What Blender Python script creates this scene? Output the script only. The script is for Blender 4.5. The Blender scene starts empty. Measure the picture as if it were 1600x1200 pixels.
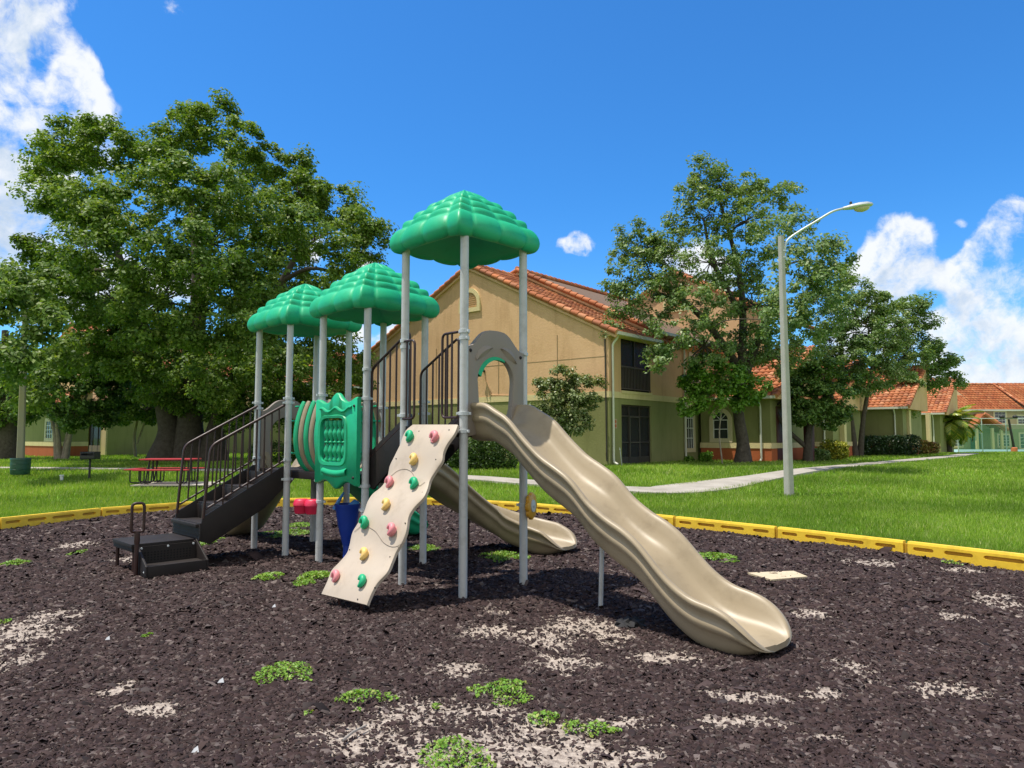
import bpy, bmesh, math, random
import numpy as np
from mathutils import Vector, Matrix
random.seed(7)
RNG = np.random.default_rng(11)
SC = bpy.context.scene
COL = SC.collection
R = math.radians

# ------------------------------------------------------------------ camera
F = 1109.0
EYE = 1.6
PITCH = math.atan(83.0 / F)
cam_data = bpy.data.cameras.new('camera')
cam_data.sensor_fit = 'HORIZONTAL'
cam_data.sensor_width = 36.0
cam_data.lens = F / 1600 * 36
cam_data.clip_start = 0.05
cam_data.clip_end = 3000
cam = bpy.data.objects.new('camera', cam_data)
cam.location = (0, 0, EYE)
cam.rotation_euler = (math.pi / 2 + PITCH, 0, 0)
COL.objects.link(cam)
SC.camera = cam

def ray(u, v):
    y = (600 - v) / F
    return (u - 800) / F, math.cos(PITCH) - y * math.sin(PITCH), math.sin(PITCH) + y * math.cos(PITCH)

def at(u, v, D):
    r = ray(u, v); t = D / r[1]
    return Vector((r[0] * t, D, EYE + r[2] * t))

def gz(u, v, z=0.0):
    r = ray(u, v); t = (z - EYE) / r[2]
    return Vector((r[0] * t, r[1] * t, z))

def on_plane(u, v, p, n):
    r = Vector(ray(u, v)); o = Vector((0, 0, EYE))
    return o + r * ((Vector(p) - o).dot(n) / r.dot(n))

# ------------------------------------------------------------------ light
SUN_EL, SUN_X, SUN_Y = R(72), -0.994, -0.11            # direction towards the sun
sun_dir = Vector((SUN_X * math.cos(SUN_EL), SUN_Y * math.cos(SUN_EL), math.sin(SUN_EL)))
sun_data = bpy.data.lights.new('sun', 'SUN')
sun_data.energy = 4.8
sun_data.angle = R(0.53)
sun_data.color = (1.0, 0.93, 0.82)
sun = bpy.data.objects.new('sun', sun_data)
sun.rotation_euler = sun_dir.to_track_quat('Z', 'Y').to_euler()
sun.location = (0, 0, 60)
COL.objects.link(sun)

SC.view_settings.view_transform = 'Standard'
SC.view_settings.look = 'None'
SC.view_settings.exposure = 0.3
SC.view_settings.gamma = 1
SC.view_settings.use_curve_mapping = False

world = bpy.data.worlds.new('World')
SC.world = world
world.use_nodes = True
wt = world.node_tree
wt.nodes.clear()

def nd(t, typ, **kw):
    n = t.nodes.new(typ)
    for k, v in kw.items():
        if k.startswith('i_'):
            n.inputs[int(k[2:])].default_value = v
        else:
            setattr(n, k, v)
    return n

def mth(t, op, a, b=None, clamp=False):
    n = t.nodes.new('ShaderNodeMath'); n.operation = op; n.use_clamp = clamp
    for i, q in enumerate((a, b)):
        if q is None: continue
        if isinstance(q, (int, float)): n.inputs[i].default_value = q
        else: t.links.new(q, n.inputs[i])
    return n.outputs[0]

def build_world():
    t = wt; L = t.links.new
    sky = nd(t, 'ShaderNodeTexSky', sky_type='NISHITA', sun_disc=False, sun_elevation=SUN_EL,
             sun_rotation=math.atan2(SUN_X, SUN_Y), altitude=0, air_density=1.0, dust_density=0.3, ozone_density=2.5)
    tc = nd(t, 'ShaderNodeTexCoord')
    vec = tc.outputs['Generated']
    # clouds: (u, v, r) are azimuth/elevation spots on the sky sphere
    blobs = [(30,10,60),(85,-15,56),(0,70,36),(-70,0,100),(25,105,30),(262,2,30),(172,58,22),(120,85,32),(112,120,40),(85,160,60),(130,180,55),(50,195,70),
             (10,260,100),(-70,220,110),(-40,330,140),(60,320,90),(150,230,40),(190,470,80),(40,470,90),(385,275,26),(480,390,45),(565,415,38),(150,400,90),(300,420,70),
             (575,590,60),(625,545,46),(550,520,40),(888,380,36),(912,381,34),(1085,405,55),(1130,430,60),(952,435,26),
             (1398,372,44),(1432,362,40),(1375,412,48),(1425,420,36),(1345,428,30),(1400,455,44),(1440,392,34),
             (1590,365,46),(1555,395,44),(1525,425,44),(1490,440,40),(1600,420,80),(1660,390,90),(1560,450,60),
             (1490,505,44),(1535,490,40),(1440,550,60),(1575,545,56),(1610,500,40),(1400,510,50),(1520,580,70),(1660,530,90),(1330,520,70),(1572,336,26),(1508,354,14)]
    def field(v):
        acc = None
        for (u, w, r) in blobs:
            c = Vector(ray(u, w)).normalized()
            dd = nd(t, 'ShaderNodeVectorMath', operation='DISTANCE')
            L(v, dd.inputs[0]); dd.inputs[1].default_value = c
            m = nd(t, 'ShaderNodeMapRange', interpolation_type='SMOOTHSTEP')
            L(dd.outputs['Value'], m.inputs[0])
            m.inputs[1].default_value = 0.0; m.inputs[2].default_value = r / F * 1.12
            m.inputs[3].default_value = 1.0 if r > 32 else 0.72; m.inputs[4].default_value = 0.0
            acc = m.outputs[0] if acc is None else mth(t, 'ADD', acc, m.outputs[0])
        return acc
    def fbm(v, scale, det=9, rough=0.58):
        n = nd(t, 'ShaderNodeTexNoise'); n.inputs['Scale'].default_value = scale
        n.inputs['Detail'].default_value = det; n.inputs['Roughness'].default_value = rough
        L(v, n.inputs['Vector']); return n
    def dens(v):
        w = fbm(v, 7, 4)
        sub = nd(t, 'ShaderNodeVectorMath', operation='SUBTRACT'); L(w.outputs['Color'], sub.inputs[0]); sub.inputs[1].default_value = (.5, .5, .5)
        sc = nd(t, 'ShaderNodeVectorMath', operation='SCALE'); L(sub.outputs[0], sc.inputs[0]); sc.inputs['Scale'].default_value = 0.07
        ad = nd(t, 'ShaderNodeVectorMath', operation='ADD'); L(v, ad.inputs[0]); L(sc.outputs[0], ad.inputs[1])
        f = mth(t, 'MINIMUM', field(ad.outputs[0]), 0.80)
        n = mth(t, 'MULTIPLY', mth(t, 'SUBTRACT', fbm(ad.outputs[0], 11, 14, 0.64).outputs['Fac'], 0.5), 3.0)
        edge = nd(t, 'ShaderNodeMapRange'); L(f, edge.inputs[0]); edge.inputs[2].default_value = .3
        return mth(t, 'ADD', f, mth(t, 'MULTIPLY', n, edge.outputs[0]))
    # unseen bank of white cloud, added behind the camera as neutral fill light
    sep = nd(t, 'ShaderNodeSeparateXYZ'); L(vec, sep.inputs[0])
    fill_cloud = nd(t, 'ShaderNodeMapRange', interpolation_type='SMOOTHSTEP'); L(sep.outputs['Y'], fill_cloud.inputs[0])
    fill_cloud.inputs[1].default_value = 0.15; fill_cloud.inputs[2].default_value = -0.3; fill_cloud.inputs[3].default_value = 0.0; fill_cloud.inputs[4].default_value = 1.0
    d1 = mth(t, 'ADD', dens(vec), fill_cloud.outputs[0])
    off = nd(t, 'ShaderNodeVectorMath', operation='ADD'); L(vec, off.inputs[0]); off.inputs[1].default_value = (-0.014, 0, 0.034)
    d2 = dens(off.outputs[0])
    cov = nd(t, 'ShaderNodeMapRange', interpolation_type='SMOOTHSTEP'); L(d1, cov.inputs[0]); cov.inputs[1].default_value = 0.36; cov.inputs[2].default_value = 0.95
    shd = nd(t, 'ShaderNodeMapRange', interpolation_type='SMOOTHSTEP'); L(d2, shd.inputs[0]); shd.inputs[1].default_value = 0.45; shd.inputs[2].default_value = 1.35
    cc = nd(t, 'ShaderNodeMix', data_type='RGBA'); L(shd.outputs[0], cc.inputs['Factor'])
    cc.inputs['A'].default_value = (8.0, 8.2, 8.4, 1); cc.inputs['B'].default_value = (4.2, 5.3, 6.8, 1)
    # clear sky paler towards the horizon
    el = nd(t, 'ShaderNodeMapRange', interpolation_type='SMOOTHSTEP'); L(sep.outputs['Z'], el.inputs[0]); el.inputs[1].default_value = 0.02; el.inputs[2].default_value = 0.34
    tn = nd(t, 'ShaderNodeMix', data_type='RGBA'); L(el.outputs[0], tn.inputs['Factor']); tn.inputs['A'].default_value = (0.60, 1.16, 1.62, 1); tn.inputs['B'].default_value = SKY_TINT
    tint = nd(t, 'ShaderNodeMix', data_type='RGBA', blend_type='MULTIPLY'); tint.inputs['Factor'].default_value = 1
    L(sky.outputs[0], tint.inputs['A']); L(tn.outputs['Result'], tint.inputs['B'])
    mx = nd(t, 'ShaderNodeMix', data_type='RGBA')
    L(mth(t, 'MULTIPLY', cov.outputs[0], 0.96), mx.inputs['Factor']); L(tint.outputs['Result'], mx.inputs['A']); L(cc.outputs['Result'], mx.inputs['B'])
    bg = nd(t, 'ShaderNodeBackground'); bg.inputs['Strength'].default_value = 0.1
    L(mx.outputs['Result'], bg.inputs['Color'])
    out = nd(t, 'ShaderNodeOutputWorld'); L(bg.outputs[0], out.inputs['Surface'])
SKY_TINT = (0.36, 1.02, 1.62, 1)
build_world()

# ------------------------------------------------------------------ terrain
def S(a, b, t):
    q = np.clip((np.asarray(t, float) - a) / (b - a), 0, 1)
    return q * q * (3 - 2 * q)

def hgt(x, y):
    return 0.42 * S(17, 27, y) * (1 - S(52, 74, y))

def gp(x, y):
    return Vector((x, y, float(hgt(x, y))))

def px_at(u, D):
    x = at(u, 690, D).x
    return gp(x, D)

# ------------------------------------------------------------------ materials
MATS = {}
def pmat(name, c1, c2=None, scale=3.0, rough=0.6, bump=0.0, bscale=60.0, metal=0.0, spec=0.5, detail=5.0, coat=0.0, c3=None, grime=0.0, gscale=3.0, gstretch=(1, 1, 1)):
    if name in MATS: return MATS[name]
    m = bpy.data.materials.new(name); m.use_nodes = True
    t = m.node_tree; t.nodes.clear(); L = t.links.new
    out = nd(t, 'ShaderNodeOutputMaterial'); b = nd(t, 'ShaderNodeBsdfPrincipled'); L(b.outputs[0], out.inputs[0])
    b.inputs['Roughness'].default_value = rough; b.inputs['Metallic'].default_value = metal
    b.inputs['Specular IOR Level'].default_value = spec
    b.inputs['Coat Weight'].default_value = coat
    geo = nd(t, 'ShaderNodeNewGeometry')
    c2 = c2 or tuple(q * 0.82 for q in c1)
    n = nd(t, 'ShaderNodeTexNoise'); n.inputs['Scale'].default_value = scale; n.inputs['Detail'].default_value = detail; n.inputs['Roughness'].default_value = 0.62
    L(geo.outputs['Position'], n.inputs['Vector'])
    cr = nd(t, 'ShaderNodeValToRGB'); L(n.outputs['Fac'], cr.inputs[0])
    e = cr.color_ramp.elements
    e[0].position = 0.32; e[0].color = (*c1, 1); e[1].position = 0.68; e[1].color = (*c2, 1)
    if c3:
        q = e.new(0.8); q.color = (*c3, 1)
    colr = cr.outputs[0]
    if grime:
        ng = nd(t, 'ShaderNodeTexNoise'); ng.inputs['Scale'].default_value = gscale; ng.inputs['Detail'].default_value = 9; ng.inputs['Roughness'].default_value = .7
        mp = nd(t, 'ShaderNodeMapping'); mp.inputs['Scale'].default_value = gstretch; L(geo.outputs['Position'], mp.inputs['Vector']); L(mp.outputs[0], ng.inputs['Vector'])
        gr = nd(t, 'ShaderNodeMapRange'); L(ng.outputs['Fac'], gr.inputs[0]); gr.inputs[1].default_value = .50; gr.inputs[2].default_value = .72; gr.inputs[4].default_value = grime
        gm_ = nd(t, 'ShaderNodeMix', data_type='RGBA', blend_type='MULTIPLY'); L(gr.outputs[0], gm_.inputs['Factor']); L(colr, gm_.inputs['A']); gm_.inputs['B'].default_value = (.42, .38, .32, 1); colr = gm_.outputs['Result']
    L(colr, b.inputs['Base Color'])
    rr = nd(t, 'ShaderNodeMapRange'); L(n.outputs['Fac'], rr.inputs[0]); rr.inputs[1].default_value = .3; rr.inputs[2].default_value = .7
    rr.inputs[3].default_value = max(0, rough - .06); rr.inputs[4].default_value = min(1, rough + .08); L(rr.outputs[0], b.inputs['Roughness'])
    if bump:
        n2 = nd(t, 'ShaderNodeTexNoise'); n2.inputs['Scale'].default_value = bscale; n2.inputs['Detail'].default_value = 4
        L(geo.outputs['Position'], n2.inputs['Vector'])
        bp = nd(t, 'ShaderNodeBump'); bp.inputs['Strength'].default_value = bump; bp.inputs['Distance'].default_value = 0.02
        L(n2.outputs['Fac'], bp.inputs['Height']); L(bp.outputs[0], b.inputs['Normal'])
    MATS[name] = m
    return m

def island_mat(name, cols, rough=0.6, transl=0.0, spec=0.3, patch=None, pscale=0.4, attr=None):
    """each small island (leaf, blade, chip) takes its own colour from a ramp; patch = slow second variation"""
    m = bpy.data.materials.new(name); m.use_nodes = True
    t = m.node_tree; t.nodes.clear(); L = t.links.new
    out = nd(t, 'ShaderNodeOutputMaterial'); b = nd(t, 'ShaderNodeBsdfPrincipled')
    b.inputs['Roughness'].default_value = rough; b.inputs['Specular IOR Level'].default_value = spec
    geo = nd(t, 'ShaderNodeNewGeometry')
    cr = nd(t, 'ShaderNodeValToRGB'); L(geo.outputs['Random Per Island'], cr.inputs[0])
    e = cr.color_ramp.elements
    e[0].position = 0; e[0].color = (*cols[0], 1); e[1].position = 1; e[1].color = (*cols[-1], 1)
    for i, c in enumerate(cols[1:-1]):
        q = e.new((i + 1) / (len(cols) - 1)); q.color = (*c, 1)
    col = cr.outputs[0]
    if patch:
        n = nd(t, 'ShaderNodeTexNoise'); n.inputs['Scale'].default_value = pscale; n.inputs['Detail'].default_value = 3
        L(geo.outputs['Position'], n.inputs['Vector'])
        mr = nd(t, 'ShaderNodeMapRange'); L(n.outputs['Fac'], mr.inputs[0]); mr.inputs[1].default_value = .35; mr.inputs[2].default_value = .65
        mm = nd(t, 'ShaderNodeMix', data_type='RGBA', blend_type='MULTIPLY'); L(mr.outputs[0], mm.inputs['Factor']); L(col, mm.inputs['A']); mm.inputs['B'].default_value = (*patch, 1)
        col = mm.outputs['Result']
    L(col, b.inputs['Base Color'])
    sh = b.outputs[0]
    if transl:
        tr = nd(t, 'ShaderNodeBsdfTranslucent')
        br = nd(t, 'ShaderNodeMix', data_type='RGBA', blend_type='MULTIPLY'); br.inputs['Factor'].default_value = 1; L(col, br.inputs['A']); br.inputs['B'].default_value = (1.3, 1.25, .5, 1)
        L(br.outputs['Result'], tr.inputs['Color'])
        ms = nd(t, 'ShaderNodeMixShader'); ms.inputs[0].default_value = transl; L(sh, ms.inputs[1]); L(tr.outputs[0], ms.inputs[2]); sh = ms.outputs[0]
    L(sh, out.inputs[0])
    MATS[name] = m
    return m

# ------------------------------------------------------------------ mesh helpers
ROOT = {}
class MB:
    def __init__(s): s.v = []; s.f = []
    def add(s, vs, fs):
        o = len(s.v); s.v += [tuple(q) for q in vs]; s.f += [tuple(i + o for i in f) for f in fs]
    def box(s, c, size, rz=0.0, M=None):
        x, y, z = (q / 2 for q in size); c = Vector(c)
        vs = [Vector((a * x, b * y, d * z)) for d in (-1, 1) for a, b in ((-1, -1), (1, -1), (1, 1), (-1, 1))]
        if M is None: M = Matrix.Rotation(rz, 3, 'Z')
        s.add([M @ q + c for q in vs], [(3, 2, 1, 0), (4, 5, 6, 7), (0, 1, 5, 4), (1, 2, 6, 5), (2, 3, 7, 6), (3, 0, 4, 7)])
    def bar(s, p, q, w, h, up=(0, 0, 1)):
        """box beam from p to q, width w sideways and h along up"""
        p, q = Vector(p), Vector(q); d = (q - p).normalized(); sd = d.cross(Vector(up)).normalized(); u = sd.cross(d)
        vs = [e + sd * a * w / 2 + u * b * h / 2 for e in (p, q) for a, b in ((-1, -1), (1, -1), (1, 1), (-1, 1))]
        s.add(vs, [(0, 1, 2, 3), (7, 6, 5, 4), (0, 4, 5, 1), (1, 5, 6, 2), (2, 6, 7, 3), (3, 7, 4, 0)])
    def tube(s, pts, r, n=10, caps=True):
        pts = [Vector(p) for p in pts]; k = len(pts)
        rs = r if isinstance(r, (list, tuple)) else [r] * k
        d = [(pts[min(i + 1, k - 1)] - pts[max(i - 1, 0)]).normalized() for i in range(k)]
        ref = Vector((0, 0, 1)) if abs(d[0].z) < .9 else Vector((1, 0, 0))
        a = d[0].cross(ref).normalized(); vs = []
        for i in range(k):
            a = (a - d[i] * a.dot(d[i]))
            a = a.normalized() if a.length > 1e-6 else d[i].orthogonal().normalized()
            b = d[i].cross(a)
            vs += [pts[i] + (a * math.cos(2 * math.pi * j / n) + b * math.sin(2 * math.pi * j / n)) * rs[i] for j in range(n)]
        fs = [(i * n + j, i * n + (j + 1) % n, (i + 1) * n + (j + 1) % n, (i + 1) * n + j) for i in range(k - 1) for j in range(n)]
        if caps: fs += [tuple(range(n))[::-1], tuple(range((k - 1) * n, k * n))]
        s.add(vs, fs)
    def lathe(s, prof, o=(0, 0, 0), n=20, axis=None, caps=True):
        """profile of (radius, height) about axis through o"""
        o = Vector(o); ax = Vector(axis or (0, 0, 1)).normalized(); a = ax.orthogonal().normalized(); b = ax.cross(a); vs = []
        for r, z in prof: vs += [o + ax * z + (a * math.cos(2 * math.pi * j / n) + b * math.sin(2 * math.pi * j / n)) * r for j in range(n)]
        k = len(prof)
        fs = [(i * n + j, i * n + (j + 1) % n, (i + 1) * n + (j + 1) % n, (i + 1) * n + j) for i in range(k - 1) for j in range(n)]
        if caps: fs += [tuple(range(n))[::-1], tuple(range((k - 1) * n, k * n))]
        s.add(vs, fs)
    def prism(s, outline, vec):
        n = len(outline); o = [Vector(p) for p in outline]; vec = Vector(vec)
        s.add(o + [p + vec for p in o], [tuple(range(n))[::-1], tuple(range(n, 2 * n))] + [(i, (i + 1) % n, n + (i + 1) % n, n + i) for i in range(n)])
    def loft(s, rings, closed=True, caps=True):
        n = len(rings[0]); vs = [p for r in rings for p in r]; k = len(rings); m = n if closed else n - 1
        fs = [(i * n + j, i * n + (j + 1) % n, (i + 1) * n + (j + 1) % n, (i + 1) * n + j) for i in range(k - 1) for j in range(m)]
        if caps: fs += [tuple(range(n))[::-1], tuple(range((k - 1) * n, k * n))]
        s.add(vs, fs)
    def build(s, name, mat, parent=None, smooth=True, angle=38, bevel=0.0, fix=True):
        me = bpy.data.meshes.new(name)
        o0 = Vector(ROOT.get(parent.name, (0, 0, 0))) if parent else Vector((0, 0, 0))
        me.from_pydata([tuple(Vector(q) - o0) for q in s.v], [], s.f)
        if fix:
            bm = bmesh.new(); bm.from_mesh(me); bmesh.ops.recalc_face_normals(bm, faces=bm.faces)
            if bevel:
                ed = [e for e in bm.edges if len(e.link_faces) == 2 and e.calc_face_angle(0) > R(35)]
                bmesh.ops.bevel(bm, geom=ed, offset=bevel, segments=2, affect='EDGES', profile=0.6, clamp_overlap=True)
            bm.to_mesh(me); bm.free()
        if smooth:
            me.polygons.foreach_set('use_smooth', [True] * len(me.polygons))
            me.set_sharp_from_angle(angle=R(angle))
        me.materials.append(mat)
        ob = bpy.data.objects.new(name, me); COL.objects.link(ob)
        if parent:
            ob.parent = parent; ROOT[ob.name] = tuple(o0)
        else:
            ROOT[ob.name] = (0, 0, 0)
        return ob

def np_mesh(name, verts, faces, mat, parent=None, smooth=False):
    verts = np.asarray(verts, np.float32); faces = np.asarray(faces, np.int32)
    o0 = np.array(ROOT.get(parent.name, (0, 0, 0)), np.float32) if parent else 0
    me = bpy.data.meshes.new(name)
    nf, k = faces.shape
    me.vertices.add(len(verts)); me.vertices.foreach_set('co', (verts - o0).astype(np.float32).ravel())
    me.loops.add(nf * k); me.loops.foreach_set('vertex_index', faces.ravel())
    me.polygons.add(nf); me.polygons.foreach_set('loop_start', np.arange(0, nf * k, k, dtype=np.int32))
    me.polygons.foreach_set('loop_total', np.full(nf, k, np.int32))
    if smooth: me.polygons.foreach_set('use_smooth', np.ones(nf, bool))
    me.update(calc_edges=True); me.validate()
    me.materials.append(mat)
    ob = bpy.data.objects.new(name, me); COL.objects.link(ob)
    if parent:
        ob.parent = parent; ROOT[ob.name] = tuple(o0)
    else: ROOT[ob.name] = (0, 0, 0)
    return ob

def tag(o, label=None, cat=None, group=None, kind=None):
    if label: o['label'] = label
    if cat: o['category'] = cat
    if group: o['group'] = group
    if kind: o['kind'] = kind
    return o

def thing(name, loc, label, cat, group=None):
    o = bpy.data.objects.new(name, None); o.empty_display_size = 0.3
    COL.objects.link(o); o.location = loc; ROOT[o.name] = tuple(loc)
    return tag(o, label, cat, group)

def copy_tree(o, parent=None):
    c = o.copy(); COL.objects.link(c); c.parent = parent
    for ch in list(o.children): copy_tree(ch, c)
    return c

def rounded(pts, rad, n=5):
    """polyline with its corners rounded"""
    pts = [Vector(p) for p in pts]; out = [pts[0]]
    for i in range(1, len(pts) - 1):
        a, b, c = pts[i - 1], pts[i], pts[i + 1]
        r = min(rad, (a - b).length * .49, (c - b).length * .49)
        p, q = b + (a - b).normalized() * r, b + (c - b).normalized() * r
        for k in range(n + 1):
            t = k / n; out.append(p * (1 - t) ** 2 + b * 2 * t * (1 - t) + q * t * t)
    return out + [pts[-1]]

def spline(pts, n):
    """Catmull-Rom through points"""
    pts = [Vector(p) for p in pts]; P = [pts[0] * 2 - pts[1]] + pts + [pts[-1] * 2 - pts[-2]]; out = []
    for i in range(1, len(P) - 2):
        for k in range(n):
            t = k / n; a, b, c, d = P[i - 1], P[i], P[i + 1], P[i + 2]
            out.append(0.5 * ((2 * b) + (c - a) * t + (2 * a - 5 * b + 4 * c - d) * t * t + (3 * b - a - 3 * c + d) * t ** 3))
    return out + [pts[-1]]

# scatter of small leaves: centres (N,3) -> quads
def leaves(C, size, up=0.35, aspect=0.55, jit=0.35, outward=None):
    N = len(C)
    nrm = RNG.normal(size=(N, 3)); nrm /= np.linalg.norm(nrm, axis=1)[:, None]
    nrm[:, 2] = np.abs(nrm[:, 2]) + up
    if outward is not None: nrm += outward * .9
    nrm /= np.linalg.norm(nrm, axis=1)[:, None]
    t = RNG.normal(size=(N, 3)); t -= nrm * (t * nrm).sum(1)[:, None]; t /= np.linalg.norm(t, axis=1)[:, None]
    b = np.cross(nrm, t)
    l = (size * (1 + jit * RNG.uniform(-1, 1, N)))[:, None]; w = l * aspect
    fold = nrm * l * 0.12
    v = np.stack([C - t * l * .5, C - b * w * .5 + fold, C + t * l * .5, C + b * w * .5 + fold], 1).reshape(-1, 3)
    f = np.arange(4 * N).reshape(N, 4)
    return v, f

# ================================================================== SETTING
BORDER = [(-11.2, 8.6), (-8.98, 12.6), (-8.24, 14.39), (-7.55, 15.5), (-6.0, 16.35), (-4.09, 16.95), (-2.3, 16.95), (-0.88, 16.34), (1.07, 14.99), (2.39, 13.44), (3.77, 11.94), (4.98, 10.37), (6.04, 8.95), (7.2, 7.35)]
BED = BORDER + [(9.6, 3.5), (10, -3), (7, -8), (-7, -8), (-12, -3), (-12.6, 4)]

def inside(poly, x, y):
    x = np.asarray(x); y = np.asarray(y); c = np.zeros(x.shape, bool); n = len(poly)
    for i in range(n):
        (x1, y1), (x2, y2) = poly[i], poly[(i + 1) % n]
        if y1 == y2: continue
        c ^= ((y1 > y) != (y2 > y)) & (x < (x2 - x1) * (y - y1) / (y2 - y1) + x1)
    return c

def vnoise(x, y, s, seed=0):
    """smooth value noise in [0,1]"""
    g = np.random.default_rng(seed).uniform(size=(64, 64))
    x = np.asarray(x) * s + 1000; y = np.asarray(y) * s + 1000
    xi = np.floor(x).astype(int); yi = np.floor(y).astype(int); fx = x - xi; fy = y - yi
    fx = fx * fx * (3 - 2 * fx); fy = fy * fy * (3 - 2 * fy)
    q = lambda a, b: g[a % 64, b % 64]
    return (q(xi, yi) * (1 - fx) + q(xi + 1, yi) * fx) * (1 - fy) + (q(xi, yi + 1) * (1 - fx) + q(xi + 1, yi + 1) * fx) * fy

def grid_obj(name, xs, ys, zf, mat, keep=None):
    X, Y = np.meshgrid(xs, ys); Z = zf(X, Y)
    v = np.stack([X, Y, Z], -1).reshape(-1, 3); nx, ny = len(xs), len(ys)
    i = np.arange((ny - 1) * (nx - 1)); r = i // (nx - 1); c = i % (nx - 1); a = r * nx + c
    f = np.stack([a, a + 1, a + nx + 1, a + nx], 1)
    if keep is not None:
        cx = v[f].mean(1); f = f[keep(cx[:, 0], cx[:, 1])]
        used = np.unique(f); mp = np.full(len(v), -1); mp[used] = np.arange(len(used)); v = v[used]; f = mp[f]
    return np_mesh(name, v, f, mat, smooth=True)

# lawn: one sheet to the horizon
def lawn_mat():
    m = pmat('lawn', (0.12, 0.26, 0.022), (0.20, 0.34, 0.045), scale=0.9, rough=0.85, spec=0.15, bump=0.8, bscale=40, detail=9, c3=(0.26, 0.34, 0.09))
    return m
far = [-900, -500, -300, -200, -140, -100]
xs = np.array(far + list(np.arange(-70, 70.1, 0.8)) + [-q for q in far[::-1]])
ys = np.array([-900, -300, -100, -50] + list(np.arange(-20, 85, 0.8)) + [95, 120, 160, 250, 400, 900])
lawn_z = lambda x, y: hgt(x, y) - 0.05 + (vnoise(x, y, 0.45, 3) - .5) * 0.05 * S(17.5, 21, y)
lawn = grid_obj('lawn', xs, ys, lawn_z, lawn_mat())
tag(lawn, kind='structure')

# mulch bed
SAND = []
for u, v, w, hh in [(20,1000,95,40),(60,965,60,22),(10,1040,50,22),(560,1150,110,34),(650,1110,170,34),(780,1165,210,70),(690,1190,170,50),(880,1190,170,50),(760,1105,90,25),(980,1130,80,20),(560,1170,60,25),
                  (900,975,70,26),(960,1000,60,16),(860,1000,60,20),(880,1030,70,16),(720,1040,50,14),(1050,1030,90,14),(1330,1040,50,18),(1280,1085,60,14),(1480,1075,80,18),(1180,1090,90,10),(1560,940,60,14),(1560,930,40,10),
                  (1210,903,14,2),(780,955,30,8),(235,1110,60,12),(180,1080,30,14),(100,960,50,12),(1010,1180,60,20),(1500,965,40,8),(760,985,60,14),(1150,1130,100,14),(1300,1150,60,10),(640,1175,70,20),(215,870,40,10),(120,850,40,8),(1370,880,60,8),(1500,890,50,6),(1270,955,40,8)]:
    p = gz(u, v); q = gz(u + w, v); e = gz(u, v - hh)
    SAND.append((p.x, p.y, q.x - p.x, max(.05, e.y - p.y)))
def sand(x, y):
    x = np.asarray(x); y = np.asarray(y); a = np.zeros(x.shape)
    for cx, cy, rx, ry in SAND:
        a = np.maximum(a, np.exp(-(((x - cx) / rx) ** 2 + ((y - cy) / ry) ** 2)))
    n = .30 * vnoise(x, y, 2.3, 5) + .30 * vnoise(x, y, 8.1, 6) + .40 * vnoise(x, y, 31, 8)
    return np.clip(a * 1.12 + (n - .5) * 1.35 - .18, 0, .86) * (a > .05) + np.clip((n - .64) * 1.5, 0, .3)

def bed_z(x, y):
    return 0.0 + (vnoise(x, y, 0.8, 21) - .5) * 0.05 + (vnoise(x, y, 3, 22) - .5) * 0.018 - 0.01
def bed_mat():
    m = bpy.data.materials.new('mulch_bed'); m.use_nodes = True
    t = m.node_tree; L = t.links.new; b = t.nodes['Principled BSDF']; b.inputs['Roughness'].default_value = .9; b.inputs['Specular IOR Level'].default_value = .15
    at_ = nd(t, 'ShaderNodeAttribute', attribute_name='sand')
    geo = nd(t, 'ShaderNodeNewGeometry')
    n = nd(t, 'ShaderNodeTexNoise'); n.inputs['Scale'].default_value = 55; n.inputs['Detail'].default_value = 5; L(geo.outputs['Position'], n.inputs['Vector'])
    v = mth(t, 'ADD', at_.outputs['Fac'], mth(t, 'MULTIPLY', mth(t, 'SUBTRACT', n.outputs['Fac'], .5), 1.2))
    mr = nd(t, 'ShaderNodeMapRange'); L(v, mr.inputs[0]); mr.inputs[1].default_value = .1; mr.inputs[2].default_value = .6
    mx = nd(t, 'ShaderNodeMix', data_type='RGBA'); L(mr.outputs[0], mx.inputs['Factor'])
    vo = nd(t, 'ShaderNodeTexVoronoi'); vo.inputs['Scale'].default_value = 45; L(geo.outputs['Position'], vo.inputs['Vector'])
    cr = nd(t, 'ShaderNodeValToRGB'); L(vo.outputs['Color'], cr.inputs[0]); e = cr.color_ramp.elements
    e[0].color = (.012, .008, .008, 1); e[1].color = (.05, .034, .034, 1)
    L(cr.outputs[0], mx.inputs['A'])
    sn = nd(t, 'ShaderNodeTexNoise'); sn.inputs['Scale'].default_value = 24; sn.inputs['Detail'].default_value = 9; sn.inputs['Roughness'].default_value = .75; L(geo.outputs['Position'], sn.inputs['Vector'])
    sr = nd(t, 'ShaderNodeValToRGB'); L(sn.outputs['Fac'], sr.inputs[0]); e2 = sr.color_ramp.elements; e2[0].position = .35; e2[0].color = (.16, .125, .105, 1); e2[1].position = .62; e2[1].color = (.47, .40, .335, 1)
    L(sr.outputs[0], mx.inputs['B'])
    L(mx.outputs['Result'], b.inputs['Base Color'])
    bp = nd(t, 'ShaderNodeBump'); bp.inputs['Strength'].default_value = .8; bp.inputs['Distance'].default_value = .015; L(n.outputs['Fac'], bp.inputs['Height']); L(bp.outputs[0], b.inputs['Normal'])
    return m
bx = np.concatenate([np.arange(-13, -5, .2), np.arange(-5, 5, .05), np.arange(5, 10.2, .2)]); by = np.concatenate([np.arange(-8, 2.9, .4), np.arange(2.9, 9, .05), np.arange(9, 17.2, .12)])
bed = grid_obj('mulch_bed', bx, by, bed_z, bed_mat(), keep=lambda x, y: inside(BED, x, y))
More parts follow.
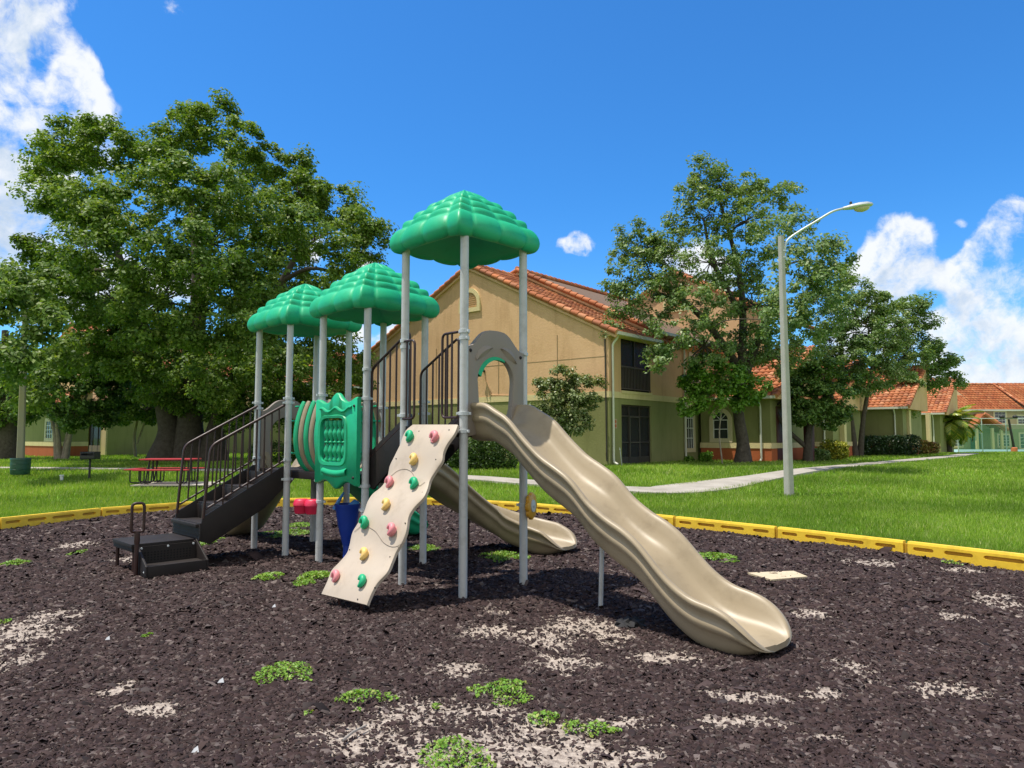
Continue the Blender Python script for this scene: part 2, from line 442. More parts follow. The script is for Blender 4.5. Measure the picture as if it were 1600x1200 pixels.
co = np.empty(len(bed.data.vertices) * 3, np.float32); bed.data.vertices.foreach_get('co', co); co = co.reshape(-1, 3)
sa = bed.data.attributes.new('sand', 'FLOAT', 'POINT'); sa.data.foreach_set('value', sand(co[:, 0], co[:, 1]).astype(np.float32))
tag(bed, kind='structure')

# shredded rubber mulch: chips as small wedges
def sample_band(d0, d1, dens, wide=1.12):
    n = int((d1 * d1 - d0 * d0) * .5 * 1.4427 * wide * dens)
    y = np.sqrt(RNG.uniform(d0 * d0, d1 * d1, n)); x = y * RNG.uniform(-.7213 * wide, .7213 * wide, n)
    return x, y
V, Fc, o = [], [], 0
for d0, d1, dens, k in [(2.9, 4.5, 6400, .95), (4.5, 6.5, 4300, 1.05), (6.5, 9, 2000, 1.3), (9, 12.5, 1000, 1.7), (12.5, 17, 520, 2.2)]:
    x, y = sample_band(d0, d1, dens)
    sd = sand(x, y)
    ok = inside(BED, x, y) & (RNG.uniform(size=len(x)) > sd * .92)
    x, y = x[ok], y[ok]; n = len(x)
    L_ = RNG.lognormal(0, .42, n) * .017 * k * (1 - .45 * np.clip(sd[ok], 0, 1)); W_ = RNG.uniform(.24, .50, n) * L_; T_ = RNG.uniform(.25, .6, n) * W_ + .0015
    yaw = RNG.uniform(0, 2 * np.pi, n); tx = RNG.normal(0, .42, n); ty = RNG.normal(0, .3, n)
    j = lambda: RNG.uniform(.6, 1.25, n)
    loc = np.stack([np.stack([-L_ * j(), -W_ * j(), -T_], 1), np.stack([L_ * j(), -W_ * j(), -T_], 1), np.stack([L_ * j(), W_ * j(), -T_], 1), np.stack([-L_ * j(), W_ * j(), -T_], 1),
                    np.stack([-L_ * .62 * j(), W_ * RNG.uniform(-.5, .5, n), T_ * j()], 1), np.stack([L_ * .62 * j(), W_ * RNG.uniform(-.5, .5, n), T_ * j()], 1)], 1)
    cx, sx = np.cos(tx)[:, None], np.sin(tx)[:, None]; cy, sy = np.cos(ty)[:, None], np.sin(ty)[:, None]; cz, sz = np.cos(yaw)[:, None], np.sin(yaw)[:, None]
    a, b, c = loc[..., 0], loc[..., 1], loc[..., 2]
    b, c = b * cx - c * sx, b * sx + c * cx
    a, c = a * cy + c * sy, -a * sy + c * cy
    a, b = a * cz - b * sz, a * sz + b * cz
    zz = bed_z(x, y) + RNG.uniform(.002, .012, n) * k
    P = np.stack([a + x[:, None], b + y[:, None], c + zz[:, None]], -1)
    V.append(P.reshape(-1, 3))
    q = np.array([(0, 1, 5), (0, 5, 4), (1, 2, 5), (2, 3, 4), (2, 4, 5), (3, 0, 4)])
    Fc.append((np.arange(n)[:, None, None] * 6 + q[None]).reshape(-1, 3) + o); o += n * 6
chips = np_mesh('rubber_mulch', np.concatenate(V), np.concatenate(Fc),
                island_mat('mulch_chip', [(.016, .0095, .0095), (.038, .024, .0235), (.050, .032, .031), (.025, .016, .016), (.075, .052, .049), (.038, .025, .024), (.019, .014, .014), (.15, .12, .11)], rough=.85, spec=.15))
tag(chips, 'dark brown shredded rubber mulch covering the play area', 'mulch', kind='stuff')

# concrete footpath
PATH = [gp(-60, 33), gp(-34, 29.8), gp(-19.7, 27.5), gp(-9.1, 25.6), gp(-2.25, 23.6), gp(0.6, 22.0), gp(3.2, 20.5), gp(4.7, 20.4), gp(7.3, 22.5), gp(9.8, 25.0), gp(14.4, 30.0), gp(20.2, 36.4), gp(27.8, 44.8), gp(33.5, 52)]
def strip(name, pts, w, mat, n=8, lift=0.0, th=.09):
    c = spline(pts, n); mb = MB(); rings = []
    for i, p in enumerate(c):
        d = (c[min(i + 1, len(c) - 1)] - c[max(i - 1, 0)]); d.z = 0; d.normalize(); s = Vector((-d.y, d.x, 0))
        ww = w(i / (len(c) - 1)) if callable(w) else w
        l, r = p + s * ww / 2, p - s * ww / 2
        zl, zr = float(hgt(l.x, l.y)) + lift, float(hgt(r.x, r.y)) + lift
        rings.append([Vector((l.x, l.y, zl - th)), Vector((l.x, l.y, zl)), Vector((r.x, r.y, zr)), Vector((r.x, r.y, zr - th))])
    mb.loft(rings); return mb.build(name, mat)
conc = pmat('concrete', (.30, .275, .235), (.39, .36, .315), scale=1.3, rough=.9, spec=.2, bump=.25, bscale=90, detail=8, grime=.55, gscale=1.1)
path = strip('footpath', PATH, lambda t: 0.95 + .75 * math.exp(-((t - .56) / .06) ** 2), conc, lift=.02)
tag(path, kind='structure')
court = MB(); court.prism([(45, 65.5, .02), (120, 65.5, .02), (120, 90, .02), (45, 90, .02)], (0, 0, .03))
tag(court.build('tennis_court', pmat('court', (.22, .36, .33), (.26, .41, .37), scale=.2, rough=.9)), kind='structure')
pad = gp(-10.0, 21.7)
mb = MB(); mb.box((pad.x, pad.y, pad.z + .0), (2.3, 1.7, .03), rz=.07)
tag(mb.build('concrete_pad', conc), kind='structure')
pathxy = [(p.x, p.y) for p in spline(PATH, 8)]

# grass blades
def path_dist(x, y):
    d = np.full(x.shape, 99.0)
    for (x1, y1), (x2, y2) in zip(pathxy, pathxy[1:]):
        t = np.clip(((x - x1) * (x2 - x1) + (y - y1) * (y2 - y1)) / ((x2 - x1) ** 2 + (y2 - y1) ** 2), 0, 1)
        d = np.minimum(d, np.hypot(x - x1 - t * (x2 - x1), y - y1 - t * (y2 - y1)))
    return d
V = []
for d0, d1, dens, hb, wb in [(7, 12, 1500, .065, .007), (12, 17, 1000, .072, .010), (17, 24, 520, .08, .015), (24, 34, 230, .085, .024), (34, 60, 60, .09, .045)]:
    x, y = sample_band(d0, d1, dens, 1.04)
    ok = ~inside(BED, x, y) & (path_dist(x, y) > .62) & ~((abs(x - pad.x) < 1.13) & (abs(y - pad.y) < .84))
    x, y = x[ok], y[ok]; n = len(x); z = lawn_z(x, y)
    tall = .55 + .9 * vnoise(x, y, .7, 31)
    hh = hb * tall * RNG.uniform(.5, 1.4, n); ww = wb * RNG.uniform(.6, 1.3, n)
    an = RNG.uniform(0, np.pi, n); lx, ly = RNG.normal(0, .45, n) * hh, RNG.normal(0, .45, n) * hh
    a = np.stack([x - np.cos(an) * ww, y - np.sin(an) * ww, z - .01], 1); b = np.stack([x + np.cos(an) * ww, y + np.sin(an) * ww, z - .01], 1); c = np.stack([x + lx, y + ly, z + hh + .03], 1)
    V.append(np.stack([a, b, c], 1).reshape(-1, 3))
V = np.concatenate(V)
grass = np_mesh('grass', V, np.arange(len(V)).reshape(-1, 3), island_mat('grass_blade', [(.16, .29, .025), (.26, .40, .045), (.36, .48, .08), (.20, .35, .035), (.54, .54, .24)], rough=.55, transl=.4, spec=.2, patch=(.52, .60, .50), pscale=.28))
tag(grass, 'bright green mown grass covering the lawn around the play area', 'grass', kind='stuff')

# weeds in the mulch: every patch its own thing
weed_mat = island_mat('weed_leaf', [(.09, .22, .02), (.16, .33, .035), (.24, .38, .06), (.12, .26, .025), (.34, .36, .09)], rough=.45, transl=.25, spec=.3)
WEEDS = [(458, 1054, 56, 22, 'wide green weed patch in the mulch below the dark stepping unit'), (572, 1098, 48, 17, 'loose green weed patch just right of the widest front one'),
         (785, 1078, 54, 21, 'dense oval weed patch between the climbing wall and the picture bottom'), (850, 1124, 28, 12, 'trailing weed patch with the small clumps right of it on sand'),
         (890, 1138, 24, 11, 'small middle weed clump of the trail on the sandy ground'), (930, 1142, 25, 12, 'right weed clump of the trail on the sandy ground'), (963, 1147, 12, 5, 'tiny weed tuft ending the trail on the sandy ground'),
         (720, 1182, 64, 28, 'largest weed patch cut by the lower edge of the picture'), (490, 906, 28, 11, 'weed patch just left of the climbing wall foot'),
         (416, 905, 25, 7, 'flat pale weed patch left of the one by the climbing wall'), (1120, 873, 33, 9, 'light green weed patch in the mulch beyond the long slide'),
         (790, 870, 42, 9, 'weed patch under the curved slide end in the tower shade'), (662, 859, 26, 7, 'weed patch behind the climbing wall in the tower shade'),
         (445, 834, 42, 7, 'weed strip under the far tower behind the red drums'), (468, 822, 24, 4, 'thin far weed patch near the yellow edging under the far tower'), (24, 880, 17, 5, 'small weed tuft at the left edge of the picture'),
         (481, 1118, 8, 5, 'tiny weed sprig left of the loose front patch'), (682, 1104, 9, 6, 'tiny weed sprig on the sandy strip left of the dense oval patch'), (231, 991, 7, 5, 'lone tiny weed sprig left of the centre in bare mulch'),
         (1486, 882, 16, 4, 'small low weed tuft beside the yellow edging on the right'), (325, 848, 18, 7, 'dry weed tuft at the foot of the dark stairs'), (120, 862, 8, 5, 'tiny weed sprig in the mulch left of the stepping unit'), (2, 972, 10, 6, 'half hidden weed sprig cut by the left edge')]
for u, v, ru, rv, lab in WEEDS:
    c = gz(u, v); rx = ru / F * c.y; ry = max(rx * .5, gz(u, v - rv).y - c.y)
    area = rx * ry * 3.14; n = int(min(2600, max(40, area * 5200)))
    ca, cr_ = RNG.uniform(0, 2 * np.pi, n), np.sqrt(RNG.uniform(0, 1, n))
    x = c.x + np.cos(ca) * cr_ * rx; y = c.y + np.sin(ca) * cr_ * ry
    edge = cr_ + ((vnoise(x, y, 6, 41) - .5) * 1.7 + (vnoise(x, y, 19, 42) - .5) * .8 if ru > 14 else 0)
    k = edge < .85; x, y, cr_ = x[k], y[k], cr_[k]
    z = bed_z(x, y) + .012 + RNG.uniform(0, 1, len(x)) ** .7 * .055 * np.clip(1.15 - cr_, .15, 1) * min(1, rx / .12)
    vv, ff = leaves(np.stack([x, y, z], 1), .021 if c.y < 7 else .028, up=.7, aspect=.62, jit=.55)
    tag(np_mesh('weed_patch', vv, ff, weed_mat), lab, 'weed', 'weed patches growing through the mulch')

# yellow edging timbers
yel = pmat('yellow_plastic', (.86, .57, .045), (.80, .52, .04), scale=2.2, rough=.5, spec=.35, bump=.05, bscale=30, detail=8, c3=(.60, .37, .05), grime=.5, gscale=4)
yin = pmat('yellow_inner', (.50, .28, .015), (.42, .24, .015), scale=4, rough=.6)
def slot_cell(mb, x0, x1, z0, z1, y, dep, sl, sh):
    cx, cz = (x0 + x1) / 2, (z0 + z1) / 2; a = max(0.001, sl / 2 - sh / 2); r = sh / 2; P = []
    n = 6
    for i in range(n): P.append((x0 + (x1 - x0) * i / n, z0))
    for i in range(n): P.append((x1, z0 + (z1 - z0) * i / n))
    for i in range(n): P.append((x1 - (x1 - x0) * i / n, z1))
    for i in range(n): P.append((x0, z1 - (z1 - z0) * i / n))
    O = [Vector((px, y, pz)) for px, pz in P]; I = []
    for px, pz in P:
        qx = min(max(px - cx, -a), a); d = Vector((px - cx - qx, pz - cz)); d.normalize(); I.append(Vector((cx + qx + d.x * r, y, cz + d.y * r)))
    B = [p + Vector((0, dep, 0)) for p in I]; k = len(P); o = O + I + B
    mb.add(o, [(i, (i + 1) % k, k + (i + 1) % k, k + i) for i in range(k)] + [(k + i, k + (i + 1) % k, 2 * k + (i + 1) % k, 2 * k + i) for i in range(k)])
def timber_proto():
    t = thing('edging_timber', (0, 0, 0), 'yellow plastic edging timber', 'edging timber', 'yellow edging timbers around the mulch bed')
    mb = MB(); Ln, H0, H1, W = 1.90, -.06, .188, .10
    xs_ = [0, .40, .86, 1.42, Ln]; sl = [.26, .34, .44, .28]
    for y, dep, s in ((-W / 2, .035, 1), (W / 2, -.035, -1)):
        for i in range(4): slot_cell(mb, xs_[i], xs_[i + 1], H0 + .10, H1 - .03, y, dep, sl[i], .050)
        mb.add([(0, y, H0), (Ln, y, H0), (Ln, y, H0 + .10), (0, y, H0 + .10)], [(0, 1, 2, 3)])
        mb.add([(0, y, H1 - .03), (Ln, y, H1 - .03), (Ln, y * .8, H1), (0, y * .8, H1)], [(0, 1, 2, 3)])
    w = W / 2
    mb.add([(0, -w * .8, H1), (Ln, -w * .8, H1), (Ln, w * .8, H1), (0, w * .8, H1)], [(0, 1, 2, 3)])
    for X in (0, Ln): mb.add([(X, -w, H0), (X, w, H0), (X, w, H1 - .03), (X, w * .8, H1), (X, -w * .8, H1), (X, -w, H1 - .03)], [(0, 1, 2, 3, 4, 5)])
    mb.build('beam', yel, t, smooth=False, fix=False)
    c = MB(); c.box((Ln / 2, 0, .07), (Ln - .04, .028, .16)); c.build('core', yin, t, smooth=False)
    kx = MB(); kx.tube([(Ln + .025, 0, -.05), (Ln + .025, 0, .15)], .03, 10); kx.box((Ln + .02, 0, .06), (.09, .05, .10)); kx.build('joint_pin', yin, t)
    return t
pro = timber_proto(); used = False; walk = []
acc = [Vector((*p, 0)) for p in BORDER]
seglen = 1.95; pos = 0; cum = [0]
for a, b in zip(acc, acc[1:]): cum.append(cum[-1] + (b - a).length)
def along(s):
    for i in range(len(acc) - 1):
        if s <= cum[i + 1] or i == len(acc) - 2:
            return acc[i].lerp(acc[i + 1], (s - cum[i]) / (cum[i + 1] - cum[i]))
starts = []; s0 = cum[1] + 1.94 - 3 * seglen
while s0 + seglen < cum[-1] + .3:
    if s0 > 0: starts.append(s0)
    s0 += seglen
words = ['first', 'second', 'third', 'fourth', 'fifth', 'sixth', 'seventh', 'eighth', 'ninth', 'tenth', 'eleventh', 'twelfth', 'thirteenth', 'fourteenth', 'fifteenth', 'sixteenth', 'seventeenth', 'eighteenth']
vis = []
for s in starts:
    a, b = along(s), along(s + seglen); m = (a + b) / 2
    vis.append((s, a, b))
for i, (s, a, b) in enumerate(vis):
    o = pro if i == 0 else copy_tree(pro)
    d = b - a; o.location = (a.x, a.y, .0); o.rotation_euler = (0, 0, math.atan2(d.y, d.x)); o.scale = ((d.length - .03) / 1.93, 1, 1)
    n = len(vis)
    o['label'] = ('yellow plastic edging timber with slots, %s of the row counted from its left end' % words[i]) if i < n / 2 else ('yellow plastic edging timber with slots, %s of the row counted from its right end' % words[n - 1 - i])

# loose things on the mulch
stone = pmat('pale_sandstone', (.47, .385, .25), (.54, .45, .31), scale=6, rough=.9, bump=.3)
a, b, c, d = gz(1168, 899), gz(1205, 910), gz(1262, 905), gz(1240, 896)
mb = MB(); mb.prism([(q.x, q.y, .012) for q in (a, b, c, d)], (0, 0, .02)); tag(mb.build('paving_slab', stone), 'pale slab showing through the mulch right of the long slide', 'slab')
cl = gz(985, 979); mb = MB(); rings = []
for i in range(15):
    t = i / 14; w = .11 * math.sin(math.pi * t) ** .6 + .004
    rings.append([Vector((cl.x - .12 + .26 * t + .02 * math.sin(j * 2.1 + i), cl.y + math.cos(j / 16 * 6.283) * w * (1 + .25 * math.sin(3 * j + i)), .012 + max(0, math.sin(j / 16 * 6.283)) * (.055 + .02 * math.sin(i * 1.9 + j)) * math.sin(math.pi * t) ** .5)) for j in range(16)])
mb.loft(rings); tag(mb.build('cloth', pmat('black_cloth', (.012, .012, .014), (.02, .02, .022), scale=20, rough=.85)), 'crumpled black cloth lying on the mulch under the long slide', 'cloth')
mb = MB(); p0, p1 = gz(535, 1157, .03), gz(573, 1133, .03); mb.tube([p0, p0.lerp(p1, .4) + Vector((0, .01, .008)), p1], [.008, .007, .004], 7)
tag(mb.build('stick', pmat('grey_stick', (.28, .25, .22), rough=.9, scale=30)), 'short grey stick lying on the sandy patch at the front', 'stick')
for u, v, s, lab in [(345, 1067, .022, 'small pale plastic scrap on the mulch left of the widest weed patch'), (168, 1000, .02, 'small pale scrap on the mulch at the far left'), (428, 949, .018, 'tiny white scrap on the mulch in front of the pale weed patch'), (305, 1176, .02, 'tiny white scrap on the mulch at the lower left')]:
    c = gz(u, v, .02); mb = MB(); mb.add([c + Vector((-s, 0, 0)), c + Vector((s, -.003, .004)), c + Vector((s * .4, s * .5, .03)), c + Vector((-s * .5, s * .3, .018))], [(0, 1, 2), (0, 2, 3)])
    tag(mb.build('litter_scrap', pmat('pale_scrap', (.55, .57, .6), rough=.4), smooth=False), lab, 'litter', 'pale litter scraps on the mulch')

# ================================================================== PLAYGROUND
a2 = math.sqrt(.5)
UP = Vector((0, 0, 1))
DIR = {'FL': Vector((-a2, -a2, 0)), 'FR': Vector((a2, -a2, 0)), 'BL': Vector((-a2, a2, 0)), 'BR': Vector((a2, a2, 0))}
TW = {'A': Vector((-.535, 7.87, 0)), 'B': Vector((-1.79, 9.14, 0)), 'C': Vector((-3.06, 10.38, 0))}
HD = .66
FACE = HD * a2            # half side of a tower square, post centre to post centre
DECK = {'A': 1.71, 'B': 1.15, 'C': 1.15}
TOP = {'A': 3.72, 'B': 3.20, 'C': 3.20}
plum = pmat('brown_tube', (.042, .0165, .013), (.030, .012, .010), scale=6, rough=.4, spec=.45, c3=(.06, .03, .025))
dark = pmat('brown_deck', (.013, .0095, .009), (.020, .0145, .013), scale=5, rough=.6, spec=.35, bump=.1, bscale=120, c3=(.034, .026, .022), detail=9)
post_m = pmat('grey_post', (.46, .47, .47), (.52, .53, .52), scale=2.5, rough=.45, spec=.4, c3=(.40, .41, .41), detail=8, grime=.4, gscale=7)
clamp_m = pmat('grey_clamp', (.55, .58, .59), (.48, .51, .53), scale=12, rough=.4)
green = pmat('green_plastic', (.012, .36, .16), (.014, .40, .185), scale=1.6, rough=.46, spec=.4, detail=7, c3=(.05, .37, .19), grime=.3, gscale=6)
tan = pmat('tan_plastic', (.285, .228, .145), (.32, .257, .168), scale=1.8, rough=.42, spec=.45, detail=7, c3=(.36, .295, .20), grime=.35, gscale=5)
beige = pmat('beige_plastic', (.445, .372, .295), (.465, .395, .318), scale=2.6, rough=.55, spec=.3, detail=8, c3=(.41, .335, .265), grime=.3, gscale=4)
grey = pmat('grey_plastic', (.235, .195, .155), (.255, .215, .175), scale=2, rough=.5, spec=.35, detail=8, c3=(.28, .24, .20))
red = pmat('red_plastic', (.60, .014, .06), (.65, .03, .09), scale=5, rough=.4)
blue = pmat('blue_plastic', (.012, .045, .33), (.016, .06, .40), scale=4, rough=.38)
blue2 = pmat('light_blue_plastic', (.05, .25, .66), (.07, .30, .70), scale=4, rough=.4)
yplast = pmat('amber_plastic', (.70, .36, .02), (.62, .30, .02), scale=6, rough=.45)

PG = thing('playground_structure', TW['B'], 'grey post playground tower set with three green mushroom roofs and tan slides', 'playground')

def face(tw, fd):
    n = DIR[fd]; c = TW[tw] + n * FACE
    return c, n, n.cross(UP) * -1           # centre, outward, rightwards seen from outside = up x n

def post(tw, dx, dy, clamps, top=None):
    p = TW[tw] + Vector((dx, dy, 0)); mb = MB()
    mb.lathe([(.0445, -.25), (.0445, (top or TOP[tw]))], p, 24)
    o = mb.build('post', post_m, PG)
    for z in clamps:
        c = MB(); c.lathe([(.0455, z - .02), (.054, z - .018), (.055, z + .018), (.0455, z + .02)], p, 24, caps=False)
        for k in (0, 1):
            an = 0.6 + k * math.pi + z * 3
            q = p + Vector((math.cos(an) * .062, math.sin(an) * .062, z)); c.box(q, (.03, .022, .028), an)
            c.tube([q + Vector((-.014 * math.sin(an), .014 * math.cos(an), 0)), q - Vector((-.014 * math.sin(an), .014 * math.cos(an), 0))], .008, 8)
        c.build('clamp', clamp_m, o)
    return o
post('A', -HD, 0, [1.40, 1.84, 2.60, 2.67]); post('A', HD, 0, [2.52, .86]); post('A', .045, -HD, [1.66, 1.84, 2.61, 2.68]); post('A', -.04, HD, [1.66, 2.5])
post('B', -HD, 0, [.78, 1.05, 2.06, 2.14]); post('B', HD, 0, [1.05, 2.05, 1.9]); post('B', .05, -HD, [.74, 1.02, 2.06, 2.41]); post('B', 0, HD, [1.05, 2.0])
post('C', -HD, 0, [1.05, 1.30, 2.02, 2.10]); post('C', HD, 0, [1.05, 2.05]); post('C', 0, -HD, [1.03, 1.29, 2.07, 2.13])
bk = post('C', 0, HD, [1.05, 2.05])
for t in 'ABC':
    mb = MB(); c = TW[t]; z = DECK[t]; q = HD - .055
    mb.prism([c + Vector((-q, 0, z - .11)), c + Vector((0, -q, z - .11)), c + Vector((q, 0, z - .11)), c + Vector((0, q, z - .11))], (0, 0, .11))
    mb.build('deck', dark, PG, bevel=.008)

# mushroom roofs
def canopy(tw, apex):
    """square dome of pillow tiers, corners over the posts; each face is walked by t so the pillows keep their width"""
    c = TW[tw]; RR = .815; zb = TOP[tw] - .045; H = apex - zb; NT = 42; p = 1.10
    walk = [(q, k / NT) for q in range(4) for k in range(NT)]
    def unit(q, t):
        x, y = 1 - t, t; l = (x ** p + y ** p) ** (1 / p); x, y = x / l, y / l; a = q * math.pi / 2
        return Vector((x * math.cos(a) - y * math.sin(a), x * math.sin(a) + y * math.cos(a), 0))
    units = [(unit(q, t), abs(math.cos(3 * math.pi * t)) ** .5, math.exp(-(min(t, 1 - t) / .10) ** 2)) for q, t in walk]
    bounds = [0, .34, .54, .73, .875]; amps = [.018, .031, .039, .045, .056]
    drop = lambda r: float(np.interp(r, [0, .2, .37, .55, .74, .88], [0, .105, .20, .325, .485, .635]))
    gen = []
    for i in range(4):
        for k in range(14):
            f = k / 14; r = bounds[i] + (bounds[i + 1] - bounds[i]) * f
            gen.append((r, drop(r), amps[i] * max(0, math.sin(math.pi * f ** 1.3)) ** .7, amps[i], .55, .83, .30))
    roll = spline([(.875, .63, 0), (.935, .705, 0), (.978, .80, 0), (.985, .885, 0), (.955, .955, 0), (.90, .995, 0), (.84, 1.0, 0)], 5)
    for k, q in enumerate(roll):
        f = k / (len(roll) - 1); d = Vector((q.x - .84, -(q.y - .84) * .85)); d.normalize()
        gen.append((q.x, q.y, amps[4] * max(0, math.sin(math.pi * min(1, .06 + f * .94))) ** .6, amps[4], d.x, d.y, .22))
    rings = []
    for rho, dr, b0, a, kr, kz, base in gen:
        rings.append([c + u * (RR * rho) + u.normalized() * (b0 * (base + (1 - base) * w + .2 * co) - a * .4) * kr + Vector((0, 0, zb + H * (1 - dr) + (b0 * (base + (1 - base) * w + .2 * co) - a * .4) * kz)) for u, w, co in units])
    for rho, z in ((.74, .03), (.55, .10), (.3, .2), (.02, .28)): rings.append([c + u * RR * rho + Vector((0, 0, zb + z)) for u, _, _ in units])
    mb = MB(); mb.loft(rings)
    return mb.build('mushroom_roof', green, PG, angle=75)
canopy('A', 4.40); canopy('B', 3.885); canopy('C', 3.875)

# ------------------------------------------------ slides
HALF = [(-.306, .232), (-.290, .205), (-.262, .14), (-.236, .07), (-.19, .018), (-.10, -.004), (0, -.008)]
OUT = [(.320, .242), (.340, .243), (.360, .232), (.368, .210), (.358, .188), (.342, .172), (.330, .128), (.336, .114), (.345, .100), (.340, .060), (.326, .046), (.312, .030), (.298, -.02), (.286, -.06), (.262, -.105), (.21, -.138), (.12, -.150), (0, -.152)]
PROF = HALF + [(-w, h) for w, h in HALF[:-1]][::-1] + OUT + [(-w, h) for w, h in OUT[:-1]][::-1]
def slide(name, mat, path, zfun, endround=.46, sw=1.0, start_h=1.0):
    """path: list of horizontal points with arc length; zfun(s) bed height"""
    L = [0]
    for a, b in zip(path, path[1:]): L.append(L[-1] + (b - a).length)
    tot = L[-1]; rings = []
    for i, p in enumerate(path):
        s = L[i]; d = (path[min(i + 1, len(path) - 1)] - path[max(i - 1, 0)]).normalized(); lt = UP.cross(d) * -1
        t = max(0, (s - (tot - endround)) / endround); t = min(t, 1)
        wf = max(.30, (1 - min(t, .9995) ** 5.5) ** .30) if t > 0 else 1
        hf = max(0, 1 - t ** 2.2) ** .85
        z = zfun(s); ring = []
        for w, h in PROF:
            if h > .0: hh = h * hf + .012 * t
            else: hh = h * max(.05, 1 - t ** 2.6) + .012 * t
            hh -= .05 * t ** 3 * (h > -.02)
            ring.append(p + lt * w * wf * sw + UP * (z + hh))
        rings.append(ring)
    mb = MB(); mb.loft(rings)
    return mb.build(name, mat, PG, angle=60)
def smooth_tab(xs, zs, n=9, w=.07):
    return lambda s: float(np.mean([np.interp(s + q, xs, zs) for q in np.linspace(-w, w, n)]))
# long wavy slide
c, n, r = face('A', 'FR')
ps = [c + n * s for s in np.concatenate([np.linspace(-.06, 2.76, 88), np.linspace(2.78, 3.09, 36)])]
zt = smooth_tab([-1, .06 + .0, .25, .40, .56, .78, 1.0, 1.12, 1.22, 1.36, 1.55, 1.77, 1.86, 1.97, 2.1, 2.22, 2.38, 2.54, 2.70, 2.9, 3.02, 3.3], [q - .215 for q in [1.925, 1.925, 1.92, 1.84, 1.77, 1.57, 1.40, 1.34, 1.29, 1.21, 1.02, .885, .85, .795, .70, .575, .44, .355, .325, .31, .30, .29]])
slide('long_slide', tan, ps, lambda s: zt(s - .06))
mb = MB(); q = gz(938, 950); top = Vector((q.x + .03, q.y + .02, .80)); mb.tube([q - Vector((0, 0, .1)), top], .022, 12); mb.box(top + Vector((.03, .0, .02)), (.14, .06, .05), R(-45)); mb.build('slide_leg', post_m, PG)
mb = MB(); e = c + n * 2.85; mb.box(e + Vector((0, 0, .02)), (.05, .34, .14), R(-45)); mb.box(e + n * .1 + Vector((0, 0, .015)), (.03, .30, .10), R(-45)); mb.build('slide_foot', tan, PG, bevel=.006)
# curved slide behind
c2, n2, r2 = face('B', 'BR')
cp = [c2 - n2 * .05, c2 + n2 * .25, Vector((-.78, 10.08, 0)), Vector((-.25, 10.28, 0)), Vector((.2, 10.22, 0)), Vector((.55, 10.02, 0)), Vector((.80, 9.86, 0))]
ps = spline(cp, 22)
zc = smooth_tab([-1, .25, .5, .9, 1.3, 1.7, 2.1, 2.4, 3.4], [1.15, 1.14, 1.02, .76, .50, .28, .16, .11, .10], w=.1)
slide('curved_slide', tan, ps, zc)
mb = MB(); mb.tube([Vector((-.62, 10.2, -.1)), Vector((-.62, 10.2, .5))], .02, 10); mb.build('slide_leg', plum, PG)
# green slide and far tan slide off the third tower
c3, n3, r3 = face('C', 'BR')
ps = [c3 + n3 * s for s in np.linspace(-.05, 1.70, 50)]
zg = smooth_tab([-1, .15, .35, 1.25, 1.5, 3], [1.15, 1.14, 1.02, .26, .14, .12])
slide('green_slide', green, ps, zg)
c4, n4, r4 = face('C', 'BL')
ps = [c4 + n4 * s for s in np.linspace(-.05, 1.75, 50)]
slide('short_slide', tan, ps, zg)

